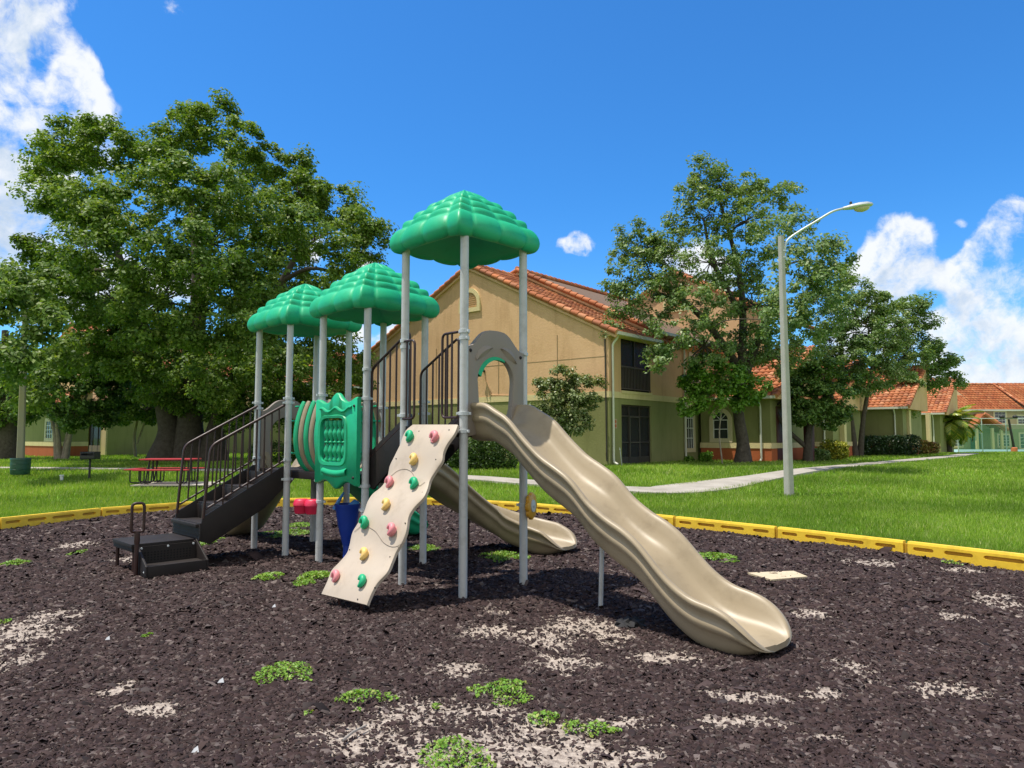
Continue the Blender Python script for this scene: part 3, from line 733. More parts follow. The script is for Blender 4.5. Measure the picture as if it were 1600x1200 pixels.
# ------------------------------------------------ arch panels
def arch_panel(tw, fd, name, z0, zside, ztop, oz0, ow, oh, mat, off=.02, th=.07, leafs=True):
    c, n, r = face(tw, fd); w = FACE - .05; N = 32
    def P(x, z, d=0): return c + r * x + UP * z + n * (off + d)
    outer, inner = [], []
    spr = oz0 + oh - ow * .95
    # outline walked together with the opening so that the faces bridge cleanly
    op = [(-ow * .80, oz0), (-ow * .86, oz0 + .12), (-ow * .98, spr - .06)] + [(-ow * math.cos(math.pi * k / 20), spr + ow * .98 * math.sin(math.pi * k / 20)) for k in range(21)] + [(ow * .98, spr - .06), (ow * .86, oz0 + .12), (ow * .80, oz0)]
    for i, (x, z) in enumerate(op):
        inner.append((x, z))
        if i == 0: outer.append((-w, z0))
        elif i == 1: outer.append((-w, (z0 + zside) * .45))
        elif i == 2: outer.append((-w, zside - .16))
        elif i == len(op) - 1: outer.append((w, z0))
        elif i == len(op) - 2: outer.append((w, (z0 + zside) * .45))
        elif i == len(op) - 3: outer.append((w, zside - .16))
        else:
            k = (i - 3) / 20; X = -w + 2 * w * k
            b = math.exp(-((X / (w * .70)) ** 4)); outer.append((X, zside + (ztop - zside) * b * (1 - .25 * (X / w) ** 2)))
    m = len(op); vs = []
    for d in (th / 2, -th / 2):
        vs += [P(x, z, d) for x, z in outer] + [P(x, z, d) for x, z in inner]
    fs = []
    for i in range(m - 1):
        fs.append((i, i + 1, m + i + 1, m + i)); fs.append((2 * m + i, 3 * m + i, 3 * m + i + 1, 2 * m + i + 1))
        fs.append((i + 1, i, 2 * m + i, 2 * m + i + 1)); fs.append((m + i, m + i + 1, 3 * m + i + 1, 3 * m + i))
    for e in (0, m - 1): fs.append((e, m + e, 3 * m + e, 2 * m + e))
    mb = MB(); mb.add(vs, fs)
    o = mb.build(name, mat, PG, bevel=.012)
    if leafs:
        for sg in (-1, 1):
            l = MB(); A = []; B_ = []
            for k in range(11):
                t = k / 10; an = math.pi / 2 + sg * (.18 + .78 * t); rad = ow * 1.36; wd = .048 * math.sin(math.pi * t) ** .8 + .003
                A.append((math.cos(an) * (rad + wd), spr + math.sin(an) * (rad + wd) * 1.0)); B_.append((math.cos(an) * (rad - wd), spr + math.sin(an) * (rad - wd)))
            mid = [((a[0] + b[0]) / 2, (a[1] + b[1]) / 2) for a, b in zip(A, B_)]
            l.loft([[P(*a, th / 2 + .001), P(*m_, th / 2 + .022), P(*b, th / 2 + .001)] for a, m_, b in zip(A, mid, B_)], closed=False, caps=False)
            l.build('leaf_relief', mat, o)
        bl = MB(); bl.lathe([(.02, 0), (.012, .012)], P(-w + .05, zside - .03, th / 2), 10, n); bl.lathe([(.02, 0), (.012, .012)], P(w - .05, zside - .05, th / 2), 10, n); bl.build('bolt', dark, o)
    return o
ap = arch_panel('A', 'FR', 'arch_panel', 1.60, 2.52, 2.73, 1.64, .262, .80, grey)
# green second arch standing just behind the grey panel
c, n, r = face('A', 'FR'); mb = MB(); ow = .262; spr = 1.64 + .80 - .262 * .95
A_ = [(-ow * 1.06 * math.cos(math.pi * k / 24), spr + ow * 1.06 * math.sin(math.pi * k / 24)) for k in range(2, 16)]
B_ = [(.035 - ow * .98 * math.cos(math.pi * k / 24), spr - .03 + ow * .98 * math.sin(math.pi * k / 24)) for k in range(2, 16)]
mb.loft([[c + r * x + UP * z - n * d for x, z in q] for q, d in ((A_, -.052), (B_, -.052), (B_, .0), (A_, .0))], closed=False, caps=False)
mb.build('arch_lining', green, PG)
arch_panel('C', 'BL', 'arch_panel', 1.15, 1.98, 2.16, 1.17, .27, .72, grey, leafs=False)

# ------------------------------------------------ climbing wall
tl, tr_, bl_, br_ = None, None, None, None
cA, nA, rA = face('A', 'FL')
top_c = cA + nA * .06 + UP * 1.735
bot_c = (gz(503, 929, .10) + gz(574, 946, .08)) / 2
down = (bot_c - top_c).normalized(); side = rA
wn = side.cross(down).normalized()
if wn.z < 0: wn = -wn
Lc = [(469 + x * .3126, 594 + y * .3126) for x, y in [(560,222),(532,250),(516,285),(503,325),(470,378),(440,425),(428,470),(402,528),(362,568),(340,610),(324,660),(290,712),(254,760),(236,820),(224,860),(190,910),(160,948),(148,985),(135,1020),(108,1070)]]
Rc = [(469 + x * .3126, 594 + y * .3126) for x, y in [(786,222),(772,272),(736,325),(715,365),(705,402),(670,445),(640,490),(629,540),(614,587),(572,640),(546,685),(530,750),(505,800),(470,850),(450,900),(430,960),(392,1010),(370,1050),(335,1125)]]
lp = spline([on_plane(u, v, top_c, wn) for u, v in Lc], 4); rp = spline([on_plane(u, v, top_c, wn) for u, v in Rc], 4)
def resamp(pts, k):
    ts = [(p - top_c).dot(down) for p in pts]; t0, t1 = ts[0], ts[-1]; out = []
    for i in range(k):
        t = t0 + (t1 - t0) * i / (k - 1)
        out.append(Vector([float(np.interp(t, ts, [p[a] for p in pts])) for a in range(3)]))
    return out
K = 90; lp, rp = resamp(lp, K), resamp(rp, K)
mb = MB(); rings = []
wave = lambda t: .02 * math.sin(t * 15)
for i in range(K):
    t = i / (K - 1); a, b = lp[i] + wn * wave(t), rp[i] + wn * wave(t); e = (b - a).normalized(); q = []
    for k in range(9): q.append(a.lerp(b, k / 8))
    q[0] -= wn * .008; q[-1] -= wn * .008
    q.insert(1, a + e * .012); q.insert(len(q) - 1, b - e * .012)
    rings.append(q + [b - wn * .038, a - wn * .038])
mb.loft(rings); cw = mb.build('climbing_wall', beige, PG, angle=50)
# engraved seam lines
seam = pmat('seam', (.22, .18, .15), rough=.8)
for pts in ([(602, 748), (622, 733), (640, 735), (652, 757), (662, 752)], [(553, 830), (568, 822), (585, 829), (598, 847), (614, 853), (633, 845)]):
    mb = MB(); mb.tube([on_plane(u, v, top_c + wn * .004, wn) + wn * wave(((on_plane(u, v, top_c, wn) - top_c).dot(down)) / (lp[-1] - lp[0]).length) for u, v in [(p.x, p.y) for p in spline([(a, b, 0) for a, b in pts], 8)]], .0020, 6); mb.build('seam', seam, cw)
for u, v in [(655, 674), (702, 672), (618, 716), (680, 717), (595, 764), (658, 768), (570, 810), (634, 818), (543, 857), (606, 868), (517, 909), (585, 918), (560, 937)]:
    mb = MB(); p = on_plane(u, v, top_c + wn * .01, wn); mb.lathe([(.0065, -.012), (.006, .004), (.0, .006)], p - wn * .01 + wn * wave((p - top_c).dot(down) / 2.05), 8, wn); mb.build('wall_bolt', dark, cw)
hold_cols = {'g': green, 'r': pmat('faded_pink_plastic', (.62, .19, .21), (.68, .26, .28), scale=14, rough=.5), 'y': pmat('faded_yellow_plastic', (.72, .47, .12), (.76, .54, .20), scale=14, rough=.5)}
nm = {'g': 'green climbing hold', 'r': 'faded pink climbing hold', 'y': 'faded yellow climbing hold'}
for k, (u, v, cc) in enumerate([(643, 686, 'g'), (682, 687, 'r'), (647, 720, 'y'), (608, 755, 'r'), (646, 757, 'g'), (606, 792, 'y'), (572, 820, 'g'), (614, 831, 'r'), (568, 867, 'y'), (527, 904, 'r'), (568, 911, 'g')]):
    p = on_plane(u, v, top_c, wn) ; p = p + wn * (wave((p - top_c).dot(down) / 2.05) - .004); mb = MB()
    up2 = -down; pts = []; rs = []
    rot = .5 + .3 * math.sin(k * 2.3)
    for i in range(15):
        an = rot - 1.9 + 4.5 * i / 14; pts.append(p + side * math.cos(an) * .042 + up2 * math.sin(an) * .042 + wn * (.034 + .014 * math.sin(math.pi * i / 14))); rs.append(.014 + .017 * math.sin(math.pi * (i + .6) / 15.2))
    mb.tube(pts, rs, 10); mb.lathe([(.054, 0), (.051, .020), (.028, .032), (.0, .034)], p, 16, wn); 
    h_ = mb.build('climbing_hold', hold_cols[cc], cw); h_['label'] = nm[cc]
mb = MB()
for q in (.25, .75):
    p = lp[-1].lerp(rp[-1], q) - wn * .04 - down * .06; mb.tube([p, Vector((p.x + .02, p.y + .02, -.1))], .016, 8)
mb.build('wall_leg', plum, PG)
mb = MB(); mb.box(cA + nA * .0 + UP * 1.66, (FACE * 2 - .1, .03, .12), math.atan2(rA.y, rA.x)); mb.build('deck_edge', dark, PG)

# handhold loops either side of the climbing wall mouth
def loop(base, dirv, n_, w, z0, z1):
    mb = MB(); P = lambda x, z: base + dirv * x + n_ * .03 + UP * z
    mb.tube(rounded([P(.0, z1), P(w, z1), P(w, z0), P(0, z0)], .06), .0135, 10)
    for q in (.36, .66): mb.tube([P(w * q, z0), P(w * q, z1)], .0115, 8)
    mb.build('hand_loop', plum, PG)
loop(TW['A'] + Vector((-HD, 0, 0)) - rA * -.0, (TW['A'] + Vector((0, -HD, 0)) - TW['A'] - Vector((-HD, 0, 0))).normalized(), nA, .22, 1.80, 2.66)
loop(TW['A'] + Vector((0, -HD, 0)), (TW['A'] + Vector((-HD, 0, 0)) - TW['A'] - Vector((0, -HD, 0))).normalized(), nA, .24, 1.80, 2.67)

# ------------------------------------------------ stairs between towers, with railings
def railing(name, t0, t1, b0, b1, nb, r=.016, start=True):
    mb = MB(); t0, t1, b0, b1 = map(Vector, (t0, t1, b0, b1))
    mb.tube(rounded([b0, t0, t1, b1], .07), r, 10); mb.tube([b0, b1], r * .9, 8)
    for k in range(1, nb): q = k / nb; mb.tube([b0.lerp(b1, q), t0.lerp(t1, q)], r * .72, 8)
    return mb.build(name, plum, PG)
lo, hi = TW['B'] + DIR['FR'] * FACE, TW['A'] + DIR['BL'] * FACE
for sd in (-1, 1):
    off = DIR['FL'] * (-sd) * (FACE - .10)
    l, h_ = lo + off, hi + off; e = (h_ - l).normalized()
    mb = MB(); q = [l + UP * 1.40, l + UP * 1.02, l + e * .12 + UP * .98, h_ + UP * 1.50, h_ + UP * 1.86, h_ - e * .06 + UP * 1.86]
    mb.prism([p - DIR['FL'] * .012 for p in q], DIR['FL'] * .024); mb.build('stair_stringer', dark, PG, bevel=.004)
    railing('stair_railing', l + e * .05 + UP * 2.42, h_ - e * .05 + UP * 2.80, l + e * .05 + UP * 1.36, h_ - e * .05 + UP * 1.80, 6)
for k in (1, 2):
    p = lo.lerp(hi, k / 3 + .02); mb = MB(); mb.box(p + UP * (1.15 + .187 * k - .03), (.30, FACE * 2 - .24, .05), R(-45)); mb.build('stair_tread', dark, PG, bevel=.006)

# lower stairs from the third tower
cs, ns, rs_ = face('C', 'FL'); run = 1.13
for sd in (-1, 1):
    off = rs_ * sd * (FACE - .03); l = cs + off
    mb = MB(); q = [l + UP * 1.20, l + ns * .06 + UP * 1.20, l + ns * (run - .02) + UP * .60, l + ns * (run + .02) + UP * .32, l + ns * (run - .12) + UP * .26, l + ns * .30 + UP * .66, l + ns * .03 + UP * .92]
    mb.prism([p - rs_ * .013 for p in q], rs_ * .026); mb.build('stair_stringer', dark, PG, bevel=.004)
    mb = MB(); T0, T1 = l + ns * .02 + UP * 2.05, l + ns * (run - .10) + UP * 1.49; B0, B1 = l + ns * .0 + UP * 1.30, l + ns * (run - .06) + UP * .70
    mb.tube(rounded([T0, T1, B1 + ns * .03 - UP * .12], .09), .018, 10); mb.tube([B0 - ns * .0, B1], .014, 8)
    mb.tube([T0, T0 - UP * .82], .013, 8)
    for k in range(1, 10):
        q = k / 10; mb.tube([B0.lerp(B1, q), T0.lerp(T1, q)], .0115, 8)
    for q in (.2, .5, .8): p = B0.lerp(B1, q); mb.tube([p, p - UP * .12], .011, 8)
    mb.build('stair_railing', plum, PG)
for k in range(3):
    d_ = run * (.28 + .30 * k); z = 1.15 - .21 * (k + 1) + .0
    mb = MB(); mb.box(cs + ns * (d_ + .02) + UP * (z - .02), (FACE * 2 - .10, .33, .04), R(-45) if False else math.atan2(rs_.y, rs_.x)); mb.box(cs + ns * (d_ - .15) + UP * (z + .09), (FACE * 2 - .10, .02, .19), math.atan2(rs_.y, rs_.x)); mb.build('stair_tread', dark, PG, bevel=.004)
mb = MB(); mb.box(cs + ns * (run + .0) + UP * .42, (FACE * 2 - .02, .022, .22), math.atan2(rs_.y, rs_.x))
for z in (.35, .39, .43, .47): mb.box(cs + ns * (run + .013) + UP * z, (FACE * 2 - .06, .006, .012), math.atan2(rs_.y, rs_.x))
mb.build('stair_front', dark, PG, bevel=.002)

# ------------------------------------------------ bridge with bowed staves between B and C
a_, b_ = TW['B'] + DIR['BL'] * (FACE - .05), TW['C'] + DIR['FR'] * (FACE - .05)
ax = (b_ - a_).normalized(); BLn = (b_ - a_).length
stave = spline([(.33, 2.08, 0), (.375, 1.98, 0), (.425, 1.80, 0), (.445, 1.60, 0), (.42, 1.40, 0), (.35, 1.24, 0), (.23, 1.13, 0), (.10, 1.10, 0)], 5)
for sd in (1, -1):
    for k in range(6):
        o = a_ + ax * (BLn * .84 * (k + .5) / 6); mb = MB(); rings = []; w = .043
        for i, p in enumerate(stave):
            t_ = (stave[min(i + 1, len(stave) - 1)] - stave[max(i - 1, 0)]).normalized(); nx = Vector((t_.y, -t_.x, 0)) * (-1)
            tp = .75 if i in (0, len(stave) - 1) else 1
            P4 = lambda dn, da: o + DIR['FL'] * sd * (p.x + nx.x * dn) + UP * (p.y + nx.y * dn) + ax * da
            rings.append([P4(.020, -w * .7 * tp), P4(.026, 0), P4(.020, w * .7 * tp), P4(0, w * tp), P4(-.018, w * .7 * tp), P4(-.018, -w * .7 * tp), P4(0, -w * tp)])
        mb.loft(rings); q = mb.build('barrier_stave', green if k % 2 else tan, PG, angle=60); q['label'] = 'bowed green barrier stave' if k % 2 else 'bowed tan barrier stave'
    for z_, l_ in ((1.82, .415), (2.02, .355), (1.38, .415)):
        mb = MB(); mb.tube([a_ + DIR['FL'] * sd * (l_ - .02) + UP * z_, b_ + DIR['FL'] * sd * (l_ - .02) + UP * z_], .013, 8); mb.build('barrier_rail', green, PG)
mb = MB(); mb.box((a_ + b_) / 2 + UP * 1.09, ((b_ - a_).length + .1, .78, .10), math.atan2(ax.y, ax.x)); mb.build('bridge_deck', dark, PG, bevel=.006)

# ------------------------------------------------ green spindle panel on the middle tower
c, n, r = face('B', 'FL'); c = c + r * .03; w = FACE + .008
def P(x, z, d=0): return c + r * x + UP * z + n * (.05 + d)
outline_t = lambda x: 2.06 + .035 * math.cos(x / w * 3.1416 * 2.0) + .05 * math.exp(-(x / .11) ** 2) - .02 * (abs(x) / w) ** 3
outline_b = lambda x: 1.03 - .03 * math.cos(x / w * 3.1416 * 2.0) - .03 * math.exp(-(x / .11) ** 2) + .02 * (abs(x) / w) ** 3
xs_ = np.linspace(-w, w, 41); N = len(xs_)
hw, hz0, hz1, x0 = .285, 1.335, 1.80, -.06
def hole_t(x): return hz1 + .035 * math.sqrt(max(0, 1 - ((x - x0) / hw) ** 2))
def hole_b(x): return hz0 - .05 * math.sqrt(max(0, 1 - ((x - x0) / hw) ** 2))
mb = MB()
def slab(f0, f1, x0, x1, n_, d0=-.01, d1=.045):
    X = np.linspace(x0, x1, n_); rings = []
    for x in X:
        a, b = f0(x), f1(x); e = .018
        rings.append([P(x, a + e, d1), P(x, b - e, d1), P(x, b, d1 - e), P(x, b, d0), P(x, a, d0), P(x, a, d1 - e)])
    mb.loft(rings)
slab(hole_t, outline_t, x0 - hw, x0 + hw, 25); slab(outline_b, hole_b, x0 - hw, x0 + hw, 25); slab(outline_b, outline_t, -w, x0 - hw, 9); slab(outline_b, outline_t, x0 + hw, w, 9)
sp = mb.build('spindle_panel', green, PG, angle=50)
mb = MB(); slabw = .335
ring_o = [(x0 + slabw * math.copysign(abs(math.cos(t)) ** .35, math.cos(t)), 1.56 + .315 * math.copysign(abs(math.sin(t)) ** .45, math.sin(t))) for t in np.linspace(0, 2 * math.pi, 49)[:-1]]
ring_i = [(x0 + (x - x0) * hw / slabw * 1.0, 1.565 + (z - 1.56) * .86) for x, z in ring_o]
mb.loft([[P(x, z, .044) for x, z in ring_o], [P(x0 + (x - x0) * .97, 1.56 + (z - 1.56) * .97, .062) for x, z in ring_o], [P(x, z, .058) for x, z in ring_i], [P(x, z, .03) for x, z in ring_i]], caps=False)
mb.build('window_frame', green, sp, angle=60)
mb = MB()
mb.loft([[P(x, 1.16 - .05 * math.cos(x / .27 * 1.2) + k * .02, .044 + d) for x in np.linspace(-.27, .27, 15)] for k, d in ((0, 0), (1, .03), (3, .035), (4.5, 0))], closed=False, caps=False); mb.build('moulding', green, sp, angle=60); mb = MB()
mb.loft([[P(x, 1.915 + .025 * math.cos(x / w * 9) + k * .012, .044 + d) for x in np.linspace(-.36, .36, 31)] for k, d in ((0, 0), (1, .02), (2, .02), (3.5, 0))], closed=False, caps=False)
mb.build('moulding', green, sp, angle=60)
for k in range(5):
    mb = MB(); x = x0 - .20 + .10 * k
    mb.lathe([(0.032, 0.000), (0.037, 0.020), (0.020, 0.045), (0.020, 0.060), (0.040, 0.100), (0.044, 0.130), (0.022, 0.200), (0.018, 0.215), (0.034, 0.225), (0.034, 0.240), (0.018, 0.250), (0.022, 0.265), (0.044, 0.335), (0.040, 0.365), (0.020, 0.410), (0.032, 0.430), (0.037, 0.460), (0.032, 0.500)], P(x, hz0 - .03, .0), 16)
    mb.build('spindle', green, sp, angle=60)
mb = MB(); mb.lathe([(.02, 0), (.012, .02)], P(w - .06, 1.97, .04), 10, n); mb.lathe([(.02, 0), (.012, .02)], P(w - .06, 1.12, .04), 10, n); mb.build('bolt', dark, sp)

# ------------------------------------------------ small play pieces
pl = TW['B'] + Vector((-HD, 0, 0))
for k, (dx, dy) in enumerate([(-.10, .03), (-.265, .10)]):
    mb = MB(); o = pl + Vector((dx, dy, .62))
    mb.lathe([(.0, 0), (.075, 0), (.088, .02), (.095, .10), (.102, .105), (.102, .135), (.094, .15), (.09, .17), (.075, .185), (.0, .187)], o, 28); mb.build('drum', red, PG, angle=50)
mb = MB(); mb.box(pl + Vector((-.16, .055, .70)), (.28, .05, .07), R(157)); mb.build('drum_bracket', red, PG, bevel=.01)
bp_ = at(543, 800, 9.35); bb = Vector((bp_.x, 9.35, 0)); mb = MB()
mb.lathe([(.055, .20), (.075, .27), (.12, .45), (.160, .70), (.168, .72), (.168, .735), (.150, .735), (.11, .48), (.05, .3)], bb, 30, caps=False); mb.lathe([(.05, .0), (.05, .22)], bb, 16)
bk_ = mb.build('funnel', blue, PG, angle=50)
mb = MB(); mb.tube([bb + Vector((-.17, -.02, .66)), bb + Vector((-.10, .0, .80)), bb + Vector((-.055, .02, .88))], [.03, .022, .012], 8); mb.tube([bb + Vector((.03, 0, .70)), bb + Vector((.10, .0, .745)), bb + Vector((.15, .0, .74))], [.035, .05, .02], 10); mb.build('funnel_flap', blue2, bk_, angle=60)
fc = TW['A'] + Vector((HD, 0, 0)) + Vector((.085, .02, .845)); fax = Vector((.93, -.36, 0)); mb = MB(); N = 64
rings = []
for d, sc in ((-.022, .93), (-.014, 1), (.014, 1), (.022, .93)):
    rings.append([fc + fax * d + (Vector((-fax.y, fax.x, 0)) * math.cos(6.2832 * j / N) + UP * math.sin(6.2832 * j / N)) * (.128 + .022 * abs(math.cos(4 * 6.2832 * j / N)) ** .6) * sc for j in range(N)])
mb.loft(rings); fw = mb.build('flower_wheel', yplast, PG, angle=50)
mb = MB(); mb.lathe([(.07, .02), (.066, .032), (.0, .036)], fc, 20, fax); mb.lathe([(.07, .02), (.066, .032), (.0, .036)], fc, 20, -fax); mb.tube([fc - fax * .09, fc + fax * .045], .02, 10); mb.build('wheel_hub', clamp_m, fw)

# ------------------------------------------------ free stepping unit
cT = cs + ns * (run + .40); hw = .36
TS = thing('stepping_unit', (cT.x, cT.y, 0), 'black low transfer step with looped brown handle beside the dark stairs', 'step')
u_, v_ = rs_, ns          # v_ outward to the camera side
ang = math.atan2(u_.y, u_.x)
mb = MB(); mb.box(cT + UP * .315, (hw * 2, hw * 2, .05), ang); mb.box(cT + UP * .27, (hw * 2 - .02, hw * 2 - .02, .05), ang); mb.build('platform', dark, TS, bevel=.006)
for a, b in ((-1, -1), (-1, 1), (1, -1), (1, 1)):
    mb = MB(); q = cT + u_ * a * (hw - .05) + v_ * b * (hw - .05); mb.tube([q + UP * -.05, q + UP * .26], .022, 10); mb.build('leg', plum, TS)
sfr = DIR['FR']; sl = DIR['BR']
cS = cT + sfr * (hw + .16); mb = MB(); LW = .345; cT2 = cT + sl * .045
for sg in (-1, 1):
    q = [cT2 + sfr * (hw + .003) + sl * sg * LW + UP * .335, cT2 + sfr * (hw + .003) + sl * sg * LW - UP * .02, cT2 + sfr * (hw + .36) + sl * sg * LW - UP * .02, cT2 + sfr * (hw + .36) + sl * sg * LW + UP * .12]
    p_ = MB(); p_.prism([x - sl * .012 for x in q], sl * .024); p_.build('side_plate', dark, TS, bevel=.003)
mb = MB(); mb.box(cT2 + sfr * (hw + .19) + UP * .09, (.33, LW * 2 - .03, .03), math.atan2(sfr.y, sfr.x)); mb.box(cT2 + sfr * (hw + .350) + UP * .055, (.018, LW * 2 - .03, .13), math.atan2(sfr.y, sfr.x)); mb.build('step_tread', dark, TS, bevel=.003)
mb = MB(); mb.box(cT2 + sfr * (hw + .012) + UP * .20, (.016, LW * 2 - .03, .21), math.atan2(sfr.y, sfr.x)); rs2 = mb.build('riser', dark, TS)
mb = MB(); hole = pmat('hole_black', (.003, .003, .003), rough=.9)
for i in range(15):
    for j in range(4):
        mb.lathe([(.009, 0), (.009, .004)], cT2 + sfr * (hw + .0195) + sl * (-.26 + .52 * i / 14) + UP * (.14 + .03 * j), 8, sfr)
mb.build('riser_holes', hole, rs2, smooth=False)
mb = MB()
for q in (-.3, 0, .3): mb.lathe([(.014, 0), (.013, .006), (.0, .01)], cT2 + sfr * (hw + .02) + sl * q + UP * .285, 10, sfr)
for q in (.05, .3):
    mb.lathe([(.012, 0), (.0, .008)], cT2 + sfr * (hw + q) + sl * -(LW + .012) + UP * .05, 10, -sl)
mb.build('bolts', clamp_m, TS)
hp = gz(212, 899); hd = (sl * .75 + sfr * .1).normalized(); mb = MB(); P2 = lambda x, z: hp + hd * x + UP * z
mb.tube([hp - UP * .1, P2(0, .50)], .024, 12); mb.lathe([(.03, .36), (.033, .40), (.028, .5)], hp, 12)
lp2 = rounded([P2(0, .50), P2(-.065, .50), P2(-.065, .83), P2(.065, .83), P2(.065, .50), P2(0, .50)], .05); mb.tube(lp2, .0165, 10); mb.build('handle', plum, TS)

# ================================================================== BUILDINGS
def stucco(name, c, c2=None): return pmat(name, c, c2 or tuple(q * .88 for q in c), scale=.8, rough=.92, spec=.15, bump=.45, bscale=12, detail=10, grime=.32, gscale=1.0, gstretch=(2.2, 2.2, .35))
w_tan = stucco('stucco_tan', (.62, .405, .23), (.555, .35, .19))
w_green = stucco('stucco_green', (.25, .25, .105), (.215, .22, .09))
w_cream = stucco('stucco_cream', (.66, .55, .30))
w_red = stucco('stucco_red', (.42, .12, .05))
w_maroon = pmat('maroon_paint', (.085, .018, .012), rough=.6)
trim = pmat('cream_trim', (.58, .50, .32), (.54, .46, .29), scale=3, rough=.6)
gutter_m = pmat('pale_gutter', (.60, .60, .50), (.54, .54, .46), scale=3, rough=.5)
iron = pmat('dark_bronze', (.030, .024, .020), (.04, .032, .026), rough=.5)
glass = pmat('window_glass', (.02, .025, .03), (.03, .035, .04), rough=.08, spec=.8)
white_m = pmat('white_frame', (.70, .70, .66), rough=.5)
def screen_mat():
    m = bpy.data.materials.new('insect_screen'); m.use_nodes = True; t = m.node_tree; b = t.nodes['Principled BSDF']
    b.inputs['Base Color'].default_value = (.012, .012, .013, 1); b.inputs['Roughness'].default_value = .55; b.inputs['Alpha'].default_value = .78
    return m
screen_m = screen_mat()
tile_m = island_mat('terracotta', [(.38, .12, .05), (.55, .215, .09), (.47, .155, .06), (.62, .30, .155), (.31, .105, .055), (.52, .19, .08)], rough=.75, spec=.25, patch=(.72, .66, .62), pscale=.6)
roof_under = pmat('roof_deck', (.16, .10, .06), rough=.9)

def tiles(name, e0, u, U, v, run, z0, slope, parent, mat=None, pw=.30, pl=.42, z_rise=None):
    """barrel tiles on a slope: e0 eave corner, u along the eave, v horizontal uphill"""
    u, v = Vector(u), Vector(v); e0 = Vector(e0); ln = run * math.sqrt(1 + slope * slope)
    nc, nr = max(1, int(U / pw)), max(1, int(ln / pl)); pw, pl = U / nc, ln / nr
    vd = Vector((v.x, v.y, slope)) / math.sqrt(1 + slope * slope); nrm = Vector((-v.x * slope, -v.y * slope, 1)).normalized()
    ci, ri = np.meshgrid(np.arange(nc), np.arange(nr)); ci, ri = ci.ravel(), ri.ravel(); n = len(ci)
    prof = [(-.5, .012), (-.30, .062), (0, .09), (.30, .062), (.5, .012)]
    base = np.array([e0.x, e0.y, z0]); uu, vv, nn = map(np.array, (u, vd, nrm)); P = []
    jit = RNG.normal(0, .006, n)
    for end, lift in ((-.03, .042), (pl, .0)):
        for a, h in prof:
            P.append(base + uu * ((ci + .5 + a * .98) * pw + jit)[:, None] + vv * (ri * pl + end)[:, None] + nn * (h + lift + jit * .6)[:, None])
    # butt end of each tile
    for a, h in prof: P.append(base + uu * ((ci + .5 + a * .98) * pw + jit)[:, None] + vv * (ri * pl - .02)[:, None] + nn * np.full(n, h + .0)[:, None])
    Vv = np.stack(P, 1).reshape(-1, 3); q = []
    for k in range(4): q += [(k, k + 1, 5 + k + 1, 5 + k), (10 + k, 10 + k + 1, k + 1, k)]
    f = (np.arange(n)[:, None, None] * 15 + np.array(q)[None]).reshape(-1, 4)
    return np_mesh(name, Vv, f, mat or tile_m, parent, smooth=False)

def caps(name, p, q, parent, r=.13, ln=.42):
    """row of half-barrel cap tiles from p (low) to q (high)"""
    p, q = Vector(p), Vector(q); d = (q - p); n = max(1, int(d.length / ln)); mb = MB(); d.normalize(); L = (Vector(q) - p).length / n
    for i in range(n):
        a = p + d * (i * L - .05); b = p + d * ((i + 1) * L); jz = random.uniform(-.01, .01)
        mb.tube([a + UP * (.02 + jz), a + d * .05 + UP * (.025 + jz), b + UP * (-.01 + jz)], [r * 1.04, r * 1.06, r * .86], 10)
    return mb.build(name, tile_m, parent, angle=50)

TH = R(40)
EG, EF = Vector((-math.cos(TH), math.sin(TH), 0)), Vector((math.sin(TH), math.cos(TH), 0))
def panel(mb, O, u, v, x0, x1, z0, z1, th=.2):
    """upright wall slab: u along it, v inward"""
    mb.prism([O + u * x0 + UP * z0, O + u * x1 + UP * z0, O + u * x1 + UP * z1, O + u * x0 + UP * z1], v * th)

def down_pipe(root, p, z1, n, side):
    mb = MB(); mb.tube(rounded([p + n * .38 + UP * (z1 + .02), p + n * .34 + UP * (z1 - .18), p + n * .09 + UP * (z1 - .45), p + n * .09 + UP * .12 + UP * float(hgt(p.x, p.y)), p + n * .3 + UP * .04 + UP * float(hgt(p.x, p.y))], .1), .05, 10)
    mb.build('downspout', gutter_m, root)

